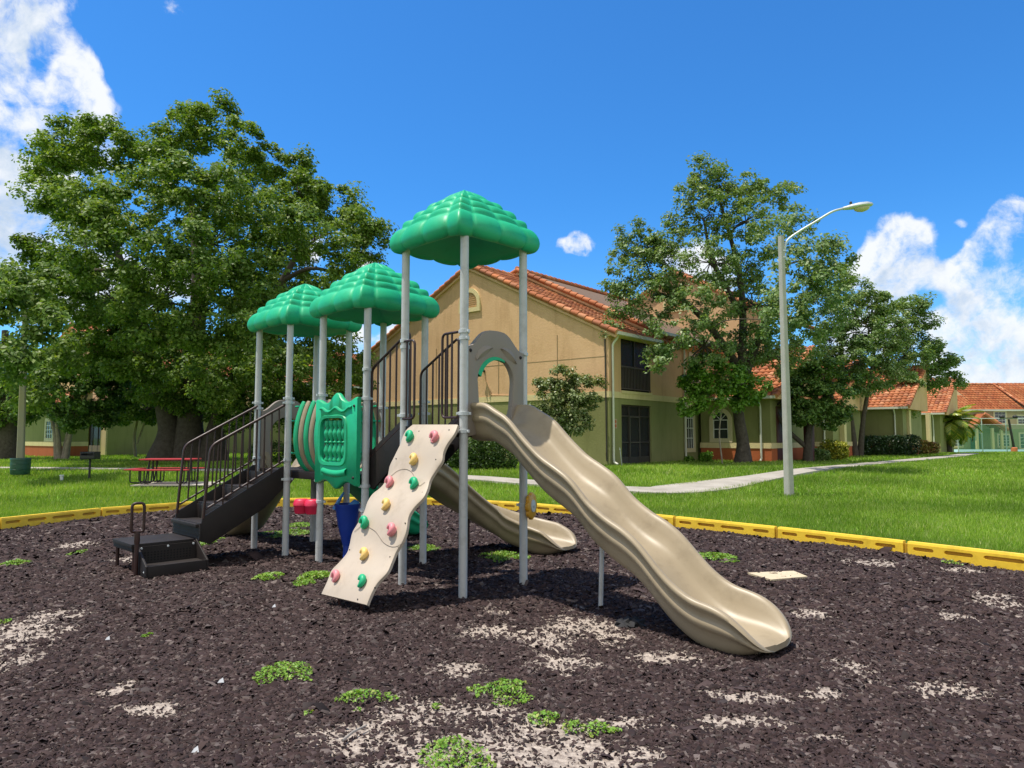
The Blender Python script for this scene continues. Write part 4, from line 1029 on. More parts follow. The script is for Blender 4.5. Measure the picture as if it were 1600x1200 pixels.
def arched_window(root, O, u, n, x, z0, w, h, arch=True):
    """frame, pane and bars on the wall O + u*x facing n"""
    c = O + u * x; fw = .20
    def outl(a, top, k=14):
        pts = [(-a, z0 if a < w / 2 + .01 else z0 - fw)]
        zb = pts[0][1]; zs = z0 + h - w / 2
        if arch: pts = [(-a, zb)] + [(-a * math.cos(math.pi * i / k), zs + a * math.sin(math.pi * i / k)) for i in range(k + 1)] + [(a, zb)]
        else: pts = [(-a, zb), (-a, z0 + h + (a - w / 2)), (a, z0 + h + (a - w / 2)), (a, zb)]
        return pts
    o, i_ = outl(w / 2 + fw, 0), outl(w / 2, 0)
    W3 = lambda pts, d: [c + u * x_ + UP * z_ + n * d for x_, z_ in pts]
    mb = MB(); mb.loft([W3(o, -.02), W3(o, .06), W3(i_, .06), W3(i_, -.02)], caps=False)
    fr = mb.build('window', trim, root, smooth=False)
    mb = MB(); mb.prism(W3(i_, .004), n * .012); mb.build('pane', glass, fr, smooth=False)
    mb = MB()
    zs = z0 + h - w / 2 if arch else z0 + h
    for z in ((zs, z0 + (zs - z0) * .5) if arch else (z0 + h * .25, z0 + h * .5, z0 + h * .75)): mb.bar(c - u * w / 2 + UP * z + n * .03, c + u * w / 2 + UP * z + n * .03, .03, .04)
    if arch:
        for an in (45, 90, 135): mb.bar(c + UP * zs + n * .028, c + u * math.cos(R(an)) * w * .48 + UP * (zs + math.sin(R(an)) * w * .48) + n * .028, .03, .03, n)
    else:
        for q in (-.17, .17): mb.bar(c + u * w * q + UP * z0 + n * .03, c + u * w * q + UP * (z0 + h) + n * .03, .03, .03, n)
    for sg in (-1, 1): mb.bar(c + u * sg * (w / 2 - .02) + UP * z0 + n * .025, c + u * sg * (w / 2 - .02) + UP * zs + n * .025, .04, .03, n)
    mb.build('glazing_bars', white_m, fr, smooth=False)
    return fr

def wing(root, Rp, width, depth, eave, wx=.5, arch=True, base=True, slope=.5, pipe=True, win=True, ww=.78):
    """single storey wing: front wall from Rp to the left along EG, roof rising along EF"""
    O = Vector((Rp.x, Rp.y, 0)); g0 = float(hgt(O.x, O.y)); zb, zc = g0 + .64, g0 + .90
    def ring(z0, z1, mat, name, grow=0.0):
        mb = MB(); mb.prism([O - EG * grow - EF * grow + UP * z0, O + EG * (width + grow) - EF * grow + UP * z0, O + EG * (width + grow) + EF * depth + UP * z0, O - EG * grow + EF * depth + UP * z0], UP * (z1 - z0)); return mb.build(name, mat, root, smooth=False)
    if base:
        ring(-.2, zb, w_red, 'wall_base', .02); ring(zb, zc, w_cream, 'wall_band', .05); ring(zc, eave, w_green, 'wall')
    else: ring(-.2, eave, w_green, 'wall')
    if win: arched_window(root, O, EG, -EF, width * wx, g0 + 1.12, ww, 1.30 if arch else 1.0, arch)
    ov = .42; e0 = O - EG * ov - EF * ov
    tiles('roof', e0, EG, width + 2 * ov, EF, depth + ov, eave - .06, slope, root)
    mb = MB(); zt = eave + slope * depth
    mb.prism([e0 + UP * (eave - .14), e0 + UP * (eave - .03), O - EG * ov + EF * depth + UP * (zt + .0), O - EG * ov + EF * depth + UP * (eave - .14)], EG * (width + 2 * ov)); mb.build('roof_deck', w_tan, root, smooth=False)
    caps('rake_tiles', e0 + UP * (eave - .02), O - EG * ov + EF * depth + UP * (zt + .14), root)
    mb = MB(); mb.bar(e0 - EF * .06 + UP * (eave - .06), e0 - EF * .06 + EG * (width + 2 * ov) + UP * (eave - .06), .11, .13); mb.build('gutter', gutter_m, root, smooth=False)
    if pipe: down_pipe(root, O + EG * .45, eave, -EF, 1)
    return O

def gabled_block(root, O, half, t0, t1, zroof, slope, wall_mat, wall_z0, vent=True, ov=.45, left=True):
    """gable-fronted upper block; roof plane height at g=0 is zroof. returns ridge height"""
    zr = zroof + slope * half; Q = lambda g, t, z: O + EG * g + EF * t + UP * z
    mb = MB(); mb.prism([Q(0, t0, wall_z0), Q(2 * half, t0, wall_z0), Q(2 * half, t0, zroof - .08), Q(half, t0, zr - .08), Q(0, t0, zroof - .08)], EF * .25); mb.build('gable_wall', wall_mat, root, smooth=False)
    tiles('roof', Q(-ov, t0 - .12, 0), EF, t1 - t0 + .12, EG, half + ov, zroof - slope * ov, slope, root)
    if left: tiles('roof', Q(2 * half + ov, t0 - .12, 0), EF, t1 - t0 + .12, -EG, half + ov, zroof - slope * ov, slope, root)
    mb = MB(); o_ = [(-ov, zroof - slope * ov - .1), (-ov, zroof - slope * ov + .0), (half, zr + .0), (2 * half + ov, zroof - slope * ov), (2 * half + ov, zroof - slope * ov - .1), (half, zr - .12)]
    mb.prism([Q(g, t0 - .1, z) for g, z in o_], EF * (t1 - t0)); mb.build('roof_deck', roof_under, root, smooth=False)
    mb = MB()
    for a, b in (((-ov, zroof - slope * ov - .14), (half, zr - .14)), ((half, zr - .14), (2 * half + ov, zroof - slope * ov - .14))):
        mb.bar(Q(a[0], t0 - .06, a[1]), Q(b[0], t0 - .06, b[1]), .13, .16)
    mb.build('bargeboard', w_tan, root, smooth=False)
    caps('rake_tiles', Q(-ov, t0 - .12, zroof - slope * ov + .02), Q(half, t0 - .12, zr + .02), root)
    caps('rake_tiles', Q(2 * half + ov, t0 - .12, zroof - slope * ov + .02), Q(half, t0 - .12, zr + .02), root)
    caps('ridge_tiles', Q(half, t0 - .1, zr + .06), Q(half, t1, zr + .06), root)
    if vent: gable_vent(root, Q(half, t0, zr - 1.95))
    return zr
def gable_vent(root, p, r=.52):
    n = -EF; mb = MB(); A = [p + EG * math.cos(math.pi * k / 20) * (r + .2) + UP * math.sin(math.pi * k / 20) * (r + .2) * 1.1 for k in range(21)]; B = [p + EG * math.cos(math.pi * k / 20) * r + UP * math.sin(math.pi * k / 20) * r * 1.1 for k in range(21)]
    A = [p + EG * (r + .2) - UP * .42] + A + [p - EG * (r + .2) - UP * .42]; B = [p + EG * r - UP * .2] + B + [p - EG * r - UP * .2]
    mb.loft([[q - n * .02 for q in A], [q + n * .09 for q in A], [q + n * .09 for q in B], [q - n * .02 for q in B]], caps=False); v_ = mb.build('gable_vent', w_cream, root, smooth=False)
    mb = MB(); mb.prism([q + n * .003 for q in B], n * .01)
    mb.build('louvre_panel', w_tan, v_, smooth=False)
    mb = MB()
    for k in range(7):
        z = -.12 + .1 * k; hw = r * math.sqrt(max(.02, 1 - max(0, z / (r * 1.1)) ** 2)); mb.bar(p - EG * hw * .97 + UP * z + n * .03, p + EG * hw * .97 + UP * z + n * .03, .03, .02)
    mb.build('louvre_slats', w_tan, v_, smooth=False)

# ---- main building
O1 = Vector((4.11, 30.0, 0)); HALF_W, SL, ZR = 8.1, .492, 6.22
MAIN = thing('apartment_building', (4.11, 30.0, .42), 'two storey tan and green stucco apartment building behind the playground towers with orange tile roof', 'building', 'stucco apartment buildings')
Q1 = lambda g, t, z: O1 + EG * g + EF * t + UP * z
NF = -EG
mb = MB(); panel(mb, O1, EG, EF, 0, 16.2, -.2, 3.28, .25); mb.build('gable_wall', w_green, MAIN, smooth=False)
zr1 = gabled_block(MAIN, O1, HALF_W, 0, 3.8, ZR, SL, w_tan, 3.55)
O1b = O1 + UP * .44
Q1b = lambda g, t, z: Q1(g, t, z + .44)
gabled_block(MAIN, O1b, HALF_W, 3.8, 16, ZR, SL, w_tan, 6.0, vent=False)
mb = MB(); panel(mb, O1 - EF * .035, EG, EF, -.035, 16.2, 3.28, 3.55, .28); mb.build('wall_band', w_cream, MAIN, smooth=False)
mb = MB()
for g in (2.7, 6.2, 10.5): mb.box(Q1(g, -.012, 4.9), (.02, .02, 2.6), math.atan2(EG.y, EG.x))
mb.bar(Q1(.1, -.003, 5.05), Q1(8, -.003, 5.05), .012, .02); mb.build('wall_joint', pmat('joint_brown', (.30, .22, .12), rough=.9), MAIN, smooth=False)  # joint lines as thin strips, browner and darker than the wall
# facade
T0, T1, ZL, ZU = .98, 3.58, 3.02, 6.12
mb = MB()
for x0, x1, z0, z1 in [(.25, T0, -.2, 3.28), (T0, T1, ZL, 3.28), (T1, 16, -.2, 3.28)]: panel(mb, O1, EF, EG, x0, x1, z0, z1, .22)
mb.build('wall', w_green, MAIN, smooth=False)
mb = MB()
for x0, x1, z0, z1 in [(.25, T0, 3.55, 6.12), (T1, 16, 3.55, 6.12)]: panel(mb, O1, EF, EG, x0, x1, z0, z1, .22)
panel(mb, O1, EF, EG, 3.8, 16, 6.12, 6.6, .22)
mb.build('wall', w_tan, MAIN, smooth=False)
mb = MB(); panel(mb, O1 + NF * .035, EF, EG, .25, 16, 3.28, 3.55, .25); panel(mb, O1 + NF * .07, EF, EG, T0 - .05, T1 + .05, 3.50, 3.62, .3); mb.build('wall_band', w_cream, MAIN, smooth=False)
mb = MB(); inner = 1.7
for z0, z1 in ((.3, ZL + .05), (3.58, 6.12)):
    mb.prism([Q1(.22, T0 - .12, z0), Q1(inner, T0 - .12, z0), Q1(inner, T0, z0), Q1(.22, T0, z0)], UP * (z1 - z0)); mb.prism([Q1(.22, T1, z0), Q1(inner, T1, z0), Q1(inner, T1 + .12, z0), Q1(.22, T1 + .12, z0)], UP * (z1 - z0))
    mb.prism([Q1(inner, T0 - .12, z0), Q1(inner + .12, T0 - .12, z0), Q1(inner + .12, T1 + .12, z0), Q1(inner, T1 + .12, z0)], UP * (z1 - z0))
mb.prism([Q1(.1, T0, 3.05), Q1(inner, T0, 3.05), Q1(inner, T1, 3.05), Q1(.1, T1, 3.05)], UP * .2); mb.prism([Q1(.1, T0, 6.0), Q1(inner, T0, 6.0), Q1(inner, T1, 6.0), Q1(.1, T1, 6.0)], UP * .1)
mb.build('porch_interior', w_tan, MAIN, smooth=False)
for nm_, z0, z1 in (('porch_screen', .42, ZL), ('balcony_screen', 3.62, 6.1)):
    mb = MB(); mb.prism([Q1(.12, T0, z0), Q1(.12, T1, z0), Q1(.12, T1, z1), Q1(.12, T0, z1)], EG * .004); sc = mb.build(nm_, screen_m, MAIN, smooth=False)
    mb = MB()
    for t in ((T0 + .04, T0 + .75, T0 + 1.65, T1 - .04) if z0 < 1 else (T0 + .04, T0 + 1.3, T1 - .04)): mb.bar(Q1(.1, t, z0), Q1(.1, t, z1), .06, .06, EF)
    for z in ((z0 + .04, z0 + .95, z1 - .04, z1 - .5) if z0 < 1 else (z1 - .04,)): mb.bar(Q1(.1, T0, z), Q1(.1, T1, z), .05, .06)
    if z0 < 1: mb.prism([Q1(.09, T0, z0), Q1(.09, T1, z0), Q1(.09, T1, z0 + .32), Q1(.09, T0, z0 + .32)], EG * .03)
    mb.build('screen_frame', iron, sc, smooth=False)
    if z0 < 1:
        mb = MB(); mb.prism([Q1(.07, T0 + .75, z0 + .32), Q1(.07, T0 + 1.65, z0 + .32), Q1(.07, T0 + 1.65, z1 - .5), Q1(.07, T0 + .75, z1 - .5)], EG * .012); mb.build('screen_door', screen_m, sc, smooth=False)
        mb = MB()
        for a_, b_ in (((T0 + .78, z0 + .3), (T0 + .78, z1 - .5)), ((T0 + 1.62, z0 + .3), (T0 + 1.62, z1 - .5)), ((T0 + .78, z1 - .53), (T0 + 1.62, z1 - .53)), ((T0 + .78, z0 + .95), (T0 + 1.62, z0 + .95))): mb.bar(Q1(.055, *a_), Q1(.055, *b_), .05, .05, EG)
        mb.build('door_frame', pmat('bronze_light', (.075, .065, .055), rough=.5), sc, smooth=False)
mb = MB(); mb.bar(Q1(.0, T0, 4.68), Q1(.0, T1, 4.68), .07, .07); mb.bar(Q1(.0, T0, 3.72), Q1(.0, T1, 3.72), .05, .05)
for k in range(20): t = T0 + .08 + (T1 - T0 - .16) * k / 19; mb.bar(Q1(.0, t, 3.72), Q1(.0, t, 4.68), .035, .035, EF)
mb.build('balcony_railing', pmat('rail_brown', (.07, .055, .05), rough=.6), MAIN, smooth=False)
mb = MB(); mb.bar(Q1(-.52, -.1, 5.98), Q1(-.52, 3.8, 5.98), .12, .14); mb.bar(Q1(-.52, 3.7, 6.42), Q1(-.52, 16, 6.42), .12, .14); mb.build('gutter', gutter_m, MAIN, smooth=False)
mb = MB(); panel(mb, O1 + NF * .46, EF, EG, -.1, 3.8, 5.9, 5.94, .5); panel(mb, O1 + NF * .46, EF, EG, 3.8, 16, 6.36, 6.40, .5); mb.build('soffit', w_cream, MAIN, smooth=False)
down_pipe(MAIN, Q1(0, .18, 0), 6.0, NF, 1); down_pipe(MAIN, Q1(0, 6.86, 0), 6.4, NF, 1)
arched_window(MAIN, O1 + UP * 0, EF, NF, 7.45, 1.05, .75, 2.0, arch=False)
arched_window(MAIN, O1, EF, NF, 8.1, 4.4, .9, 1.3, arch=False)
mb = MB(); p = at(752, 579, 33); 
# wall fittings on the gable
def gable_pt(u, v): return on_plane(u, v, O1, EF)
p = gable_pt(757, 580); mb.lathe([(.06, 0), (.06, .05)], p, 12, -EF)
mb.tube([p - EF * .05, p - EF * .2 + UP * .08], .025, 8)
for sg in (-1, 1): mb.lathe([(.04, 0), (.06, .08), (.10, .2), (.105, .21)], p - EF * .2 + UP * .08, 12, (-EF * .6 + EG * sg * .7 - UP * .2))
mb.build('floodlight', iron, MAIN)
mb = MB(); c1 = gable_pt(757, 586); c2_ = gable_pt(768, 617); c3_ = gable_pt(800, 618); mb.tube([c1 - EF * .03, c2_ - EF * .03, c3_ - EF * .03], .02, 6); mb.build('conduit', w_tan, MAIN)
mb = MB(); mb.tube([gable_pt(946, 530) - EF * .04, gable_pt(949, 720) - EF * .04], .03, 8); mb.build('conduit', iron, MAIN)
pp = on_plane(961, 662, O1, EG); mb = MB(); mb.prism([pp + EF * a * .11 + UP * b * .2 + NF * .01 for a, b in ((-1, -1), (1, -1), (1, 1), (-1, 1))], NF * .02); pq = mb.build('unit_plaque', pmat('plaque', (.42, .30, .22), rough=.6), MAIN, smooth=False)
mb = MB()
for b in (-.09, .09): mb.lathe([(.07, .032), (.045, .036)], pp + UP * b, 12, NF)
mb.build('plaque_ornament', w_red, pq, smooth=False)
# cross gable and first wing
Oc = Q1(-2.2, 12, 0)
gabled_block(MAIN, Oc, 5.2, 0, 10, 8.4, .55, w_tan, 5.5)
W1 = Vector((12.35, 33.95, 0))
wing(MAIN, W1, 3.55, 5.5, 3.55, wx=.70)
mb = MB(); panel(mb, W1 + NF * .03, EF, EG, .75, 2.2, .42, 3.1, .05); mb.build('entry_recess', w_maroon, MAIN, smooth=False)
mb = MB(); mb.box(W1 + EF * 2.7 + NF * .9 + UP * 1.9, (.35, .35, 3.4), TH); mb.build('entry_pillar', w_maroon, MAIN, smooth=False)
tiles('roof', W1 + NF * 1.5 + EF * .6, EF, 3.6, EG, 1.6, 3.35, .45, MAIN)

# ---- second block along the row
O2 = Q1(1.2, 17.5, 0)
ROW = thing('apartment_building', (O2.x, O2.y, .42), 'green and tan apartment block with arched windows half hidden behind the slim trees', 'building', 'stucco apartment buildings')
Q2 = lambda g, t, z: O2 + EG * g + EF * t + UP * z
gabled_block(ROW, O2, 7.5, 0, 28, 6.1, .48, w_tan, 3.4)
mb = MB(); panel(mb, O2, EF, EG, 0, 28, 3.4, 6.1, .25); mb.build('wall', w_tan, ROW, smooth=False)
mb = MB(); panel(mb, O2, EF, EG, 0, 28, -.2, 3.4, .25); panel(mb, O2, EG, EF, .25, 15, -.2, 3.4, .25); mb.build('wall', w_green, ROW, smooth=False)
for t in (6, 13, 20): arched_window(ROW, O2, EF, NF, t, 4.2, 1.0, 1.3, arch=False)
def pxp(u, D): q = at(u, 690, D); return Vector((q.x, D, 0))
wing(ROW, pxp(1302, 41), 4.2, 6, 3.4, wx=.6, win=False)
wing(ROW, pxp(1412, 46), 4.6, 6, 3.55, wx=.70)
wing(ROW, pxp(1470, 56), 3.9, 6, 3.5, wx=.5, base=False, win=False)
gabled_block(ROW, pxp(1330, 46), 2.2, 0, 4, 4.3, .75, w_tan, 3.0, vent=False)
for u, D in ((1272, 40.2), (1435, 54)):
    p = pxp(u, D); mb = MB(); panel(mb, p, EG, EF, 0, 1.0, .4, 2.9, .1); mb.build('door', w_maroon, ROW, smooth=False)
for u, D in ((1318, 42), (1420, 47), (1452, 54)):
    p = pxp(u, D); mb = MB(); mb.box(p + UP * 1.8, (.28, .28, 3.2), TH); mb.build('pillar', w_cream, ROW, smooth=False)

# ---- left block
O3 = pxp(166, 46)
LEFT = thing('apartment_building', (O3.x, O3.y, .42), 'olive apartment building in deep shade behind the big spreading tree on the left', 'building', 'stucco apartment buildings')
Q3 = lambda g, t, z: O3 + EG * g + EF * t + UP * z
gabled_block(LEFT, O3, 7.0, 0, 26, 6.1, .50, w_tan, 3.5)
mb = MB()
for x0, x1, z0, z1 in [(0, 1.0, -.2, 3.5), (1.0, 3.1, 3.05, 3.5), (3.1, 14, -.2, 3.5)]: panel(mb, O3, EG, EF, x0, x1, z0, z1, .25)
panel(mb, O3, EF, EG, .25, 26, -.2, 3.5, .25); mb.build('wall', w_green, LEFT, smooth=False)
mb = MB(); panel(mb, O3, EF, EG, .25, 26, 3.5, 6.1, .25); mb.build('wall', w_tan, LEFT, smooth=False)
mb = MB(); panel(mb, O3 - EF * .04, EG, EF, 0, 14, 3.38, 3.62, .1); panel(mb, O3 + NF * .04, EF, EG, 0, 26, 3.38, 3.62, .1); panel(mb, O3 - EF * .04, EG, EF, .0, .75, .2, 3.38, .1); mb.build('wall_band', w_cream, LEFT, smooth=False)
mb = MB(); panel(mb, O3 + EF * 1.5, EG, EF, .8, 3.3, .2, 3.3, .1); mb.build('porch_interior', w_tan, LEFT, smooth=False)
mb = MB(); panel(mb, O3 + EF * .1, EG, EF, 1.0, 3.1, .9, 3.05, .01); sc = mb.build('porch_screen', screen_m, LEFT, smooth=False)
mb = MB()
for x in (1.03, 1.6, 2.5, 3.07): mb.bar(O3 + EF * .08 + EG * x + UP * .4, O3 + EF * .08 + EG * x + UP * 3.05, .06, .06, EF)
mb.build('screen_frame', iron, sc, smooth=False)
mb = MB(); panel(mb, O3 + EF * .06, EG, EF, 1.0, 3.1, .3, 1.05, .05); mb.build('porch_board', pmat('weathered_board', (.22, .18, .14), rough=.9), LEFT, smooth=False)
mb = MB(); mb.bar(O3 + NF * .5 + EF * -.1 + UP * 5.85, O3 + NF * .5 + EF * 26 + UP * 5.85, .12, .14); mb.build('gutter', gutter_m, LEFT, smooth=False)
wing(LEFT, pxp(91, 42), 7.5, 1.6, 3.5, wx=.20, arch=False, pipe=False, ww=1.15)
gabled_block(LEFT, pxp(228, 51), 3.2, 0, 8, 7.6, .6, w_tan, 3, vent=True)

# ---- far house across the court
FD = 96.0
fx = lambda u: at(u, 690, FD).x
fz = lambda v: at(1550, v, FD).z
FAR = thing('apartment_building', (fx(1560), FD, 0), 'far tan two storey house with brown tile roof beyond the court on the right', 'building', 'stucco apartment buildings')
mb = MB(); mb.box(((fx(1488) + fx(1680)) / 2, FD + 5, 1.3), (fx(1680) - fx(1488), 10, 2.8)); mb.build('wall', stucco('stucco_olive', (.30, .29, .15)), FAR, smooth=False)
mb = MB(); mb.box(((fx(1488) + fx(1680)) / 2, FD + 5, (2.7 + fz(640)) / 2), (fx(1680) - fx(1488) - .02, 9.98, fz(640) - 2.7)); mb.build('wall', stucco('stucco_buff', (.44, .34, .22)), FAR, smooth=False)
X, Y = Vector((1, 0, 0)), Vector((0, 1, 0))
ftile = island_mat('brown_terracotta', [(.30, .085, .035), (.40, .13, .05), (.34, .10, .04), (.44, .17, .07), (.27, .08, .04)], rough=.8, spec=.2, patch=(.7, .66, .62), pscale=.4)
z0 = fz(641)
tiles('roof', (fx(1483), FD - .6, 0), X, fx(1531) - fx(1483), Y, 3.9, z0, (fz(616) - z0) / 3.9, FAR, ftile, pw=.42, pl=.6)
tiles('roof', (fx(1529), FD - .6, 0), X, fx(1600) - fx(1529), Y, 6.2, z0, (fz(597) - z0) / 6.2, FAR, ftile, pw=.42, pl=.6)
tiles('roof', (fx(1600), FD - 1.6, 0), X, fx(1680) - fx(1600), Y, 6.2, z0, (fz(597) - z0) / 6.2, FAR, ftile, pw=.42, pl=.6)
caps('ridge_tiles', (fx(1529), FD + 5.6, fz(597) + .1), (fx(1680), FD + 5.6, fz(597) + .1), FAR, r=.2, ln=.6)
caps('ridge_tiles', (fx(1600), FD - 1.4, z0 + .2), (fx(1600), FD + 5.6, fz(597) + .2), FAR, r=.16, ln=.6)
mb = MB(); mb.prism([(fx(1529), FD - .5, z0 - .05), (fx(1529), FD + 5.6, fz(597) - .05), (fx(1529), FD + 5.6, z0 - .05)], X * (fx(1680) - fx(1529))); mb.prism([(fx(1483), FD - .5, z0 - .05), (fx(1483), FD + 3.3, fz(616) - .05), (fx(1483), FD + 3.3, z0 - .05)], X * (fx(1529) - fx(1483))); mb.build('roof_deck', w_tan, FAR, smooth=False)
mb = MB(); mb.box(((fx(1483) + fx(1600)) / 2, FD - .65, z0 - .02), (fx(1600) - fx(1483), .14, .22)); mb.box(((fx(1592) + fx(1680)) / 2, FD - 1.65, z0 - .02), (fx(1680) - fx(1596), .14, .22)); mb.build('gutter', gutter_m, FAR, smooth=False)
OF = Vector((0, FD, 0))
for u0, u1, v0, v1 in ((1556, 1573, 644, 661), (1560, 1577, 680, 697), (1491, 1503, 680, 697), (1592, 1612, 650, 662), (1594, 1612, 678, 700)):
    arched_window(FAR, OF, X, -Y, (fx(u0) + fx(u1)) / 2, fz(v1), fx(u1) - fx(u0), fz(v0) - fz(v1), arch=False)
arched_window(FAR, OF, X, -Y, fx(1524), fz(676), fx(1532) - fx(1517), 1.1)
mb = MB(); mb.box((fx(1524), FD - .02, fz(689)), (fx(1532) - fx(1517), .08, fz(677) - fz(701))); mb.build('door', pmat('dark_door', (.03, .05, .045), rough=.5), FAR, smooth=False)
mb = MB(); mb.prism([(fx(1505), FD - 2.2, fz(668)), (fx(1523), FD - 2.2, fz(647)), (fx(1558), FD - 2.2, fz(672)), (fx(1556), FD - 2.2, fz(676)), (fx(1523), FD - 2.2, fz(652)), (fx(1506), FD - 2.2, fz(672))], Y * 2.1); mb.build('porch_roof', ftile, FAR, smooth=False)
caps('rake_tiles', (fx(1558), FD - 2.25, fz(672)), (fx(1523), FD - 2.25, fz(647)), FAR, r=.22, ln=.6)
mb = MB()
for u in (1513, 1537, 1551): mb.box((fx(u), FD - 1.8, 1.4), (.3, .3, 2.8))
mb.build('porch_pillars', w_cream, FAR, smooth=False)

# ================================================================== VEGETATION
bark_d = pmat('dark_bark', (.055, .045, .036), (.10, .085, .07), scale=7, rough=.95, spec=.1, bump=1.0, bscale=22, detail=9)
bark_l = pmat('pale_bark', (.20, .165, .125), (.30, .26, .21), scale=5, rough=.95, spec=.1, bump=.7, bscale=25, detail=9)
oak_leaf = island_mat('broad_leaf_dark', [(.075, .145, .025), (.14, .235, .038), (.21, .31, .052), (.105, .185, .03), (.28, .35, .085)], rough=.5, transl=.4, spec=.3, patch=(.62, .70, .6), pscale=.28)
gum_leaf = island_mat('broad_leaf_bright', [(.10, .185, .055), (.175, .275, .085), (.25, .335, .12), (.125, .215, .065), (.36, .40, .21)], rough=.48, transl=.33, spec=.35, patch=(.7, .78, .7), pscale=.4)
myr_leaf = island_mat('small_leaf_dark', [(.04, .10, .022), (.08, .16, .03), (.12, .21, .04), (.19, .28, .06)], rough=.5, transl=.3, spec=.3, patch=(.6, .65, .6), pscale=.5)
lime_leaf = island_mat('fresh_leaf', [(.08, .19, .02), (.14, .28, .03), (.20, .33, .05)], rough=.4, transl=.3, spec=.4)

def tree(name, base, trunks, lobes, n_leaf, size, leaf, bark, label, group, sub=.36, dens=1.0, holes=.35, twig=1.0):
    """trunks: list of (points, radii) ; lobes: (centre, radius) world; leaves gather round branch ends"""
    base = Vector(base); T = thing(name, base, label, 'tree', group)
    mb = MB(); nodes = []
    for pts, rs in trunks:
        c = spline(pts, 6); rr = [float(np.interp(i / (len(c) - 1), np.linspace(0, 1, len(rs)), rs)) for i in range(len(c))]
        mb.tube(c, rr, 12)
        for p, r in list(zip(c, rr))[len(c) // 3:]: nodes.append((p, r))
    C = []; OW = []; W = sum(r ** 2 for _, r in lobes)
    for c, r in sorted(lobes, key=lambda q: (q[0] - base).length):
        c = Vector(c)
        best = min(nodes, key=lambda q: (q[0] - c).length + (2.5 if q[0].z > c.z + .3 else 0))
        p, br = best; m = p.lerp(c, .5) + Vector((random.uniform(-.15, .15), random.uniform(-.15, .15), .12)) * (c - p).length
        L = (c - p).length; r0 = min(br * .72, .025 + .022 * L + r * .03)
        cur = spline([p, m, c], 6); mb.tube(cur, [r0 * (1 - .62 * i / (len(cur) - 1)) for i in range(len(cur))], 7)
        for i in (4, 7, 10, 12): nodes.append((cur[i], r0 * (1 - .62 * i / 12)))
        ns = max(5, int(26 * dens * (r / (sub * 2.6)) ** 2))
        nl = max(12, int(n_leaf * r * r / W / ns))
        for k in range(ns):
            d = Vector(RNG.normal(size=3)); d.normalize(); rad = r * random.uniform(.35, 1.0) ** .6
            s = c + Vector((d.x * rad, d.y * rad, d.z * rad * .85))
            if k < ns * .5 * twig:
                mb.tube([c.lerp(s, .05), c.lerp(s, .55) + Vector((0, 0, .06 * r)), s], [r0 * .3, r0 * .18, .006], 5)
            cl = sub * random.uniform(.6, 1.25); nn = int(nl * random.uniform(.45, 1.5))
            q = RNG.normal(size=(nn, 3)); q /= (np.linalg.norm(q, axis=1)[:, None] + 1e-9); q *= (RNG.uniform(0, 1, nn) ** .55)[:, None] * cl; q[:, 2] *= .7
            C.append(q + np.array(s)); OW.append(q / cl * .7)
    mb.build('trunk', bark, T, angle=80)
    C = np.concatenate(C); v, f = leaves(C, size, up=.35, aspect=.6, outward=np.concatenate(OW) * 1.3 + (C - C.mean(0)) / np.abs(C - C.mean(0)).max() * .6)
    np_mesh('crown', v, f, leaf, T)
    return T
def LB(u, v, rpx, D): return (at(u, v, D), rpx / F * D)

# big spreading tree on the left
b = px_at(288, 35.0); up = lambda p, x, y, z: p + Vector((x, y, z))
rnd = random.Random(5)
lobes = [LB(*q) for q in [(72,250,36,30),(110,225,48,31),(170,225,52,31),(225,240,48,30),(285,205,50,32),(335,200,46,33),(375,225,40,32),(425,258,36,33),(468,262,30,33),(465,300,45,32),(525,318,44,32),(565,345,40,31),(582,388,32,31),(545,395,36,30),
    (72,310,44,30),(48,395,40,29),(70,420,55,29),(22,450,38,23),(120,320,60,28),(200,320,62,27),(280,300,62,27),(350,310,58,27),(420,340,50,28),(480,365,50,29),(150,400,62,27),(240,400,66,26),(330,400,64,26),(410,430,52,27),(515,440,34,30),(445,480,46,29),
    (120,480,50,29),(45,500,50,22.6),(230,490,62,27),(320,500,62,27),(390,520,52,27),(90,560,46,27),(60,610,40,26),(250,570,55,31),(330,590,58,30),(420,580,55,31),(480,560,45,33),(500,610,40,35),(390,640,42,33),(200,560,46,31),(540,560,36,36),
    (100,270,55,36),(250,270,70,38),(380,290,70,38),(470,340,60,37),(150,350,60,37),(330,380,75,38),(440,420,60,37),(250,470,70,38),(390,500,60,37),(545,365,40,36),(310,190,30,35),(600,360,20,31),(130,210,26,33),(345,175,26,33),(480,240,18,33),(25,560,36,22),(90,500,46,32),(150,520,50,33),(210,530,50,34),(270,530,52,34),(350,560,52,34),(420,530,52,34),(470,530,46,35),(520,540,40,35),(130,560,44,33),(300,620,40,35),(350,640,40,35),(440,630,44,36),(480,650,40,37),(250,610,40,34),(180,470,56,32),(410,600,46,33),(370,450,60,34),(120,430,60,34),(540,430,36,33),(230,640,34,36),(550,600,30,38),(30,470,34,22.4),(45,545,34,22.4),(60,440,40,23.5)]]
trunks = [([up(b, -.9, 0, -.1), up(b, -.75, 0, 1.6), up(b, -1.3, -.3, 4.2), up(b, -2.2, -1.0, 7.5), up(b, -3.0, -1.5, 10.5)], [.95, .52, .44, .32, .14]),
          ([up(b, .25, .1, -.1), up(b, .25, 0, 1.8), up(b, .5, -.3, 5), up(b, .7, -.6, 9), up(b, .2, -.6, 13)], [.95, .60, .48, .32, .14]),
          ([up(b, 1.3, .2, -.1), up(b, 1.5, .1, 1.5), up(b, 2.6, -.2, 4.2), up(b, 4.2, -.6, 7.5), up(b, 5.6, -1, 10)], [.85, .46, .36, .26, .12])]
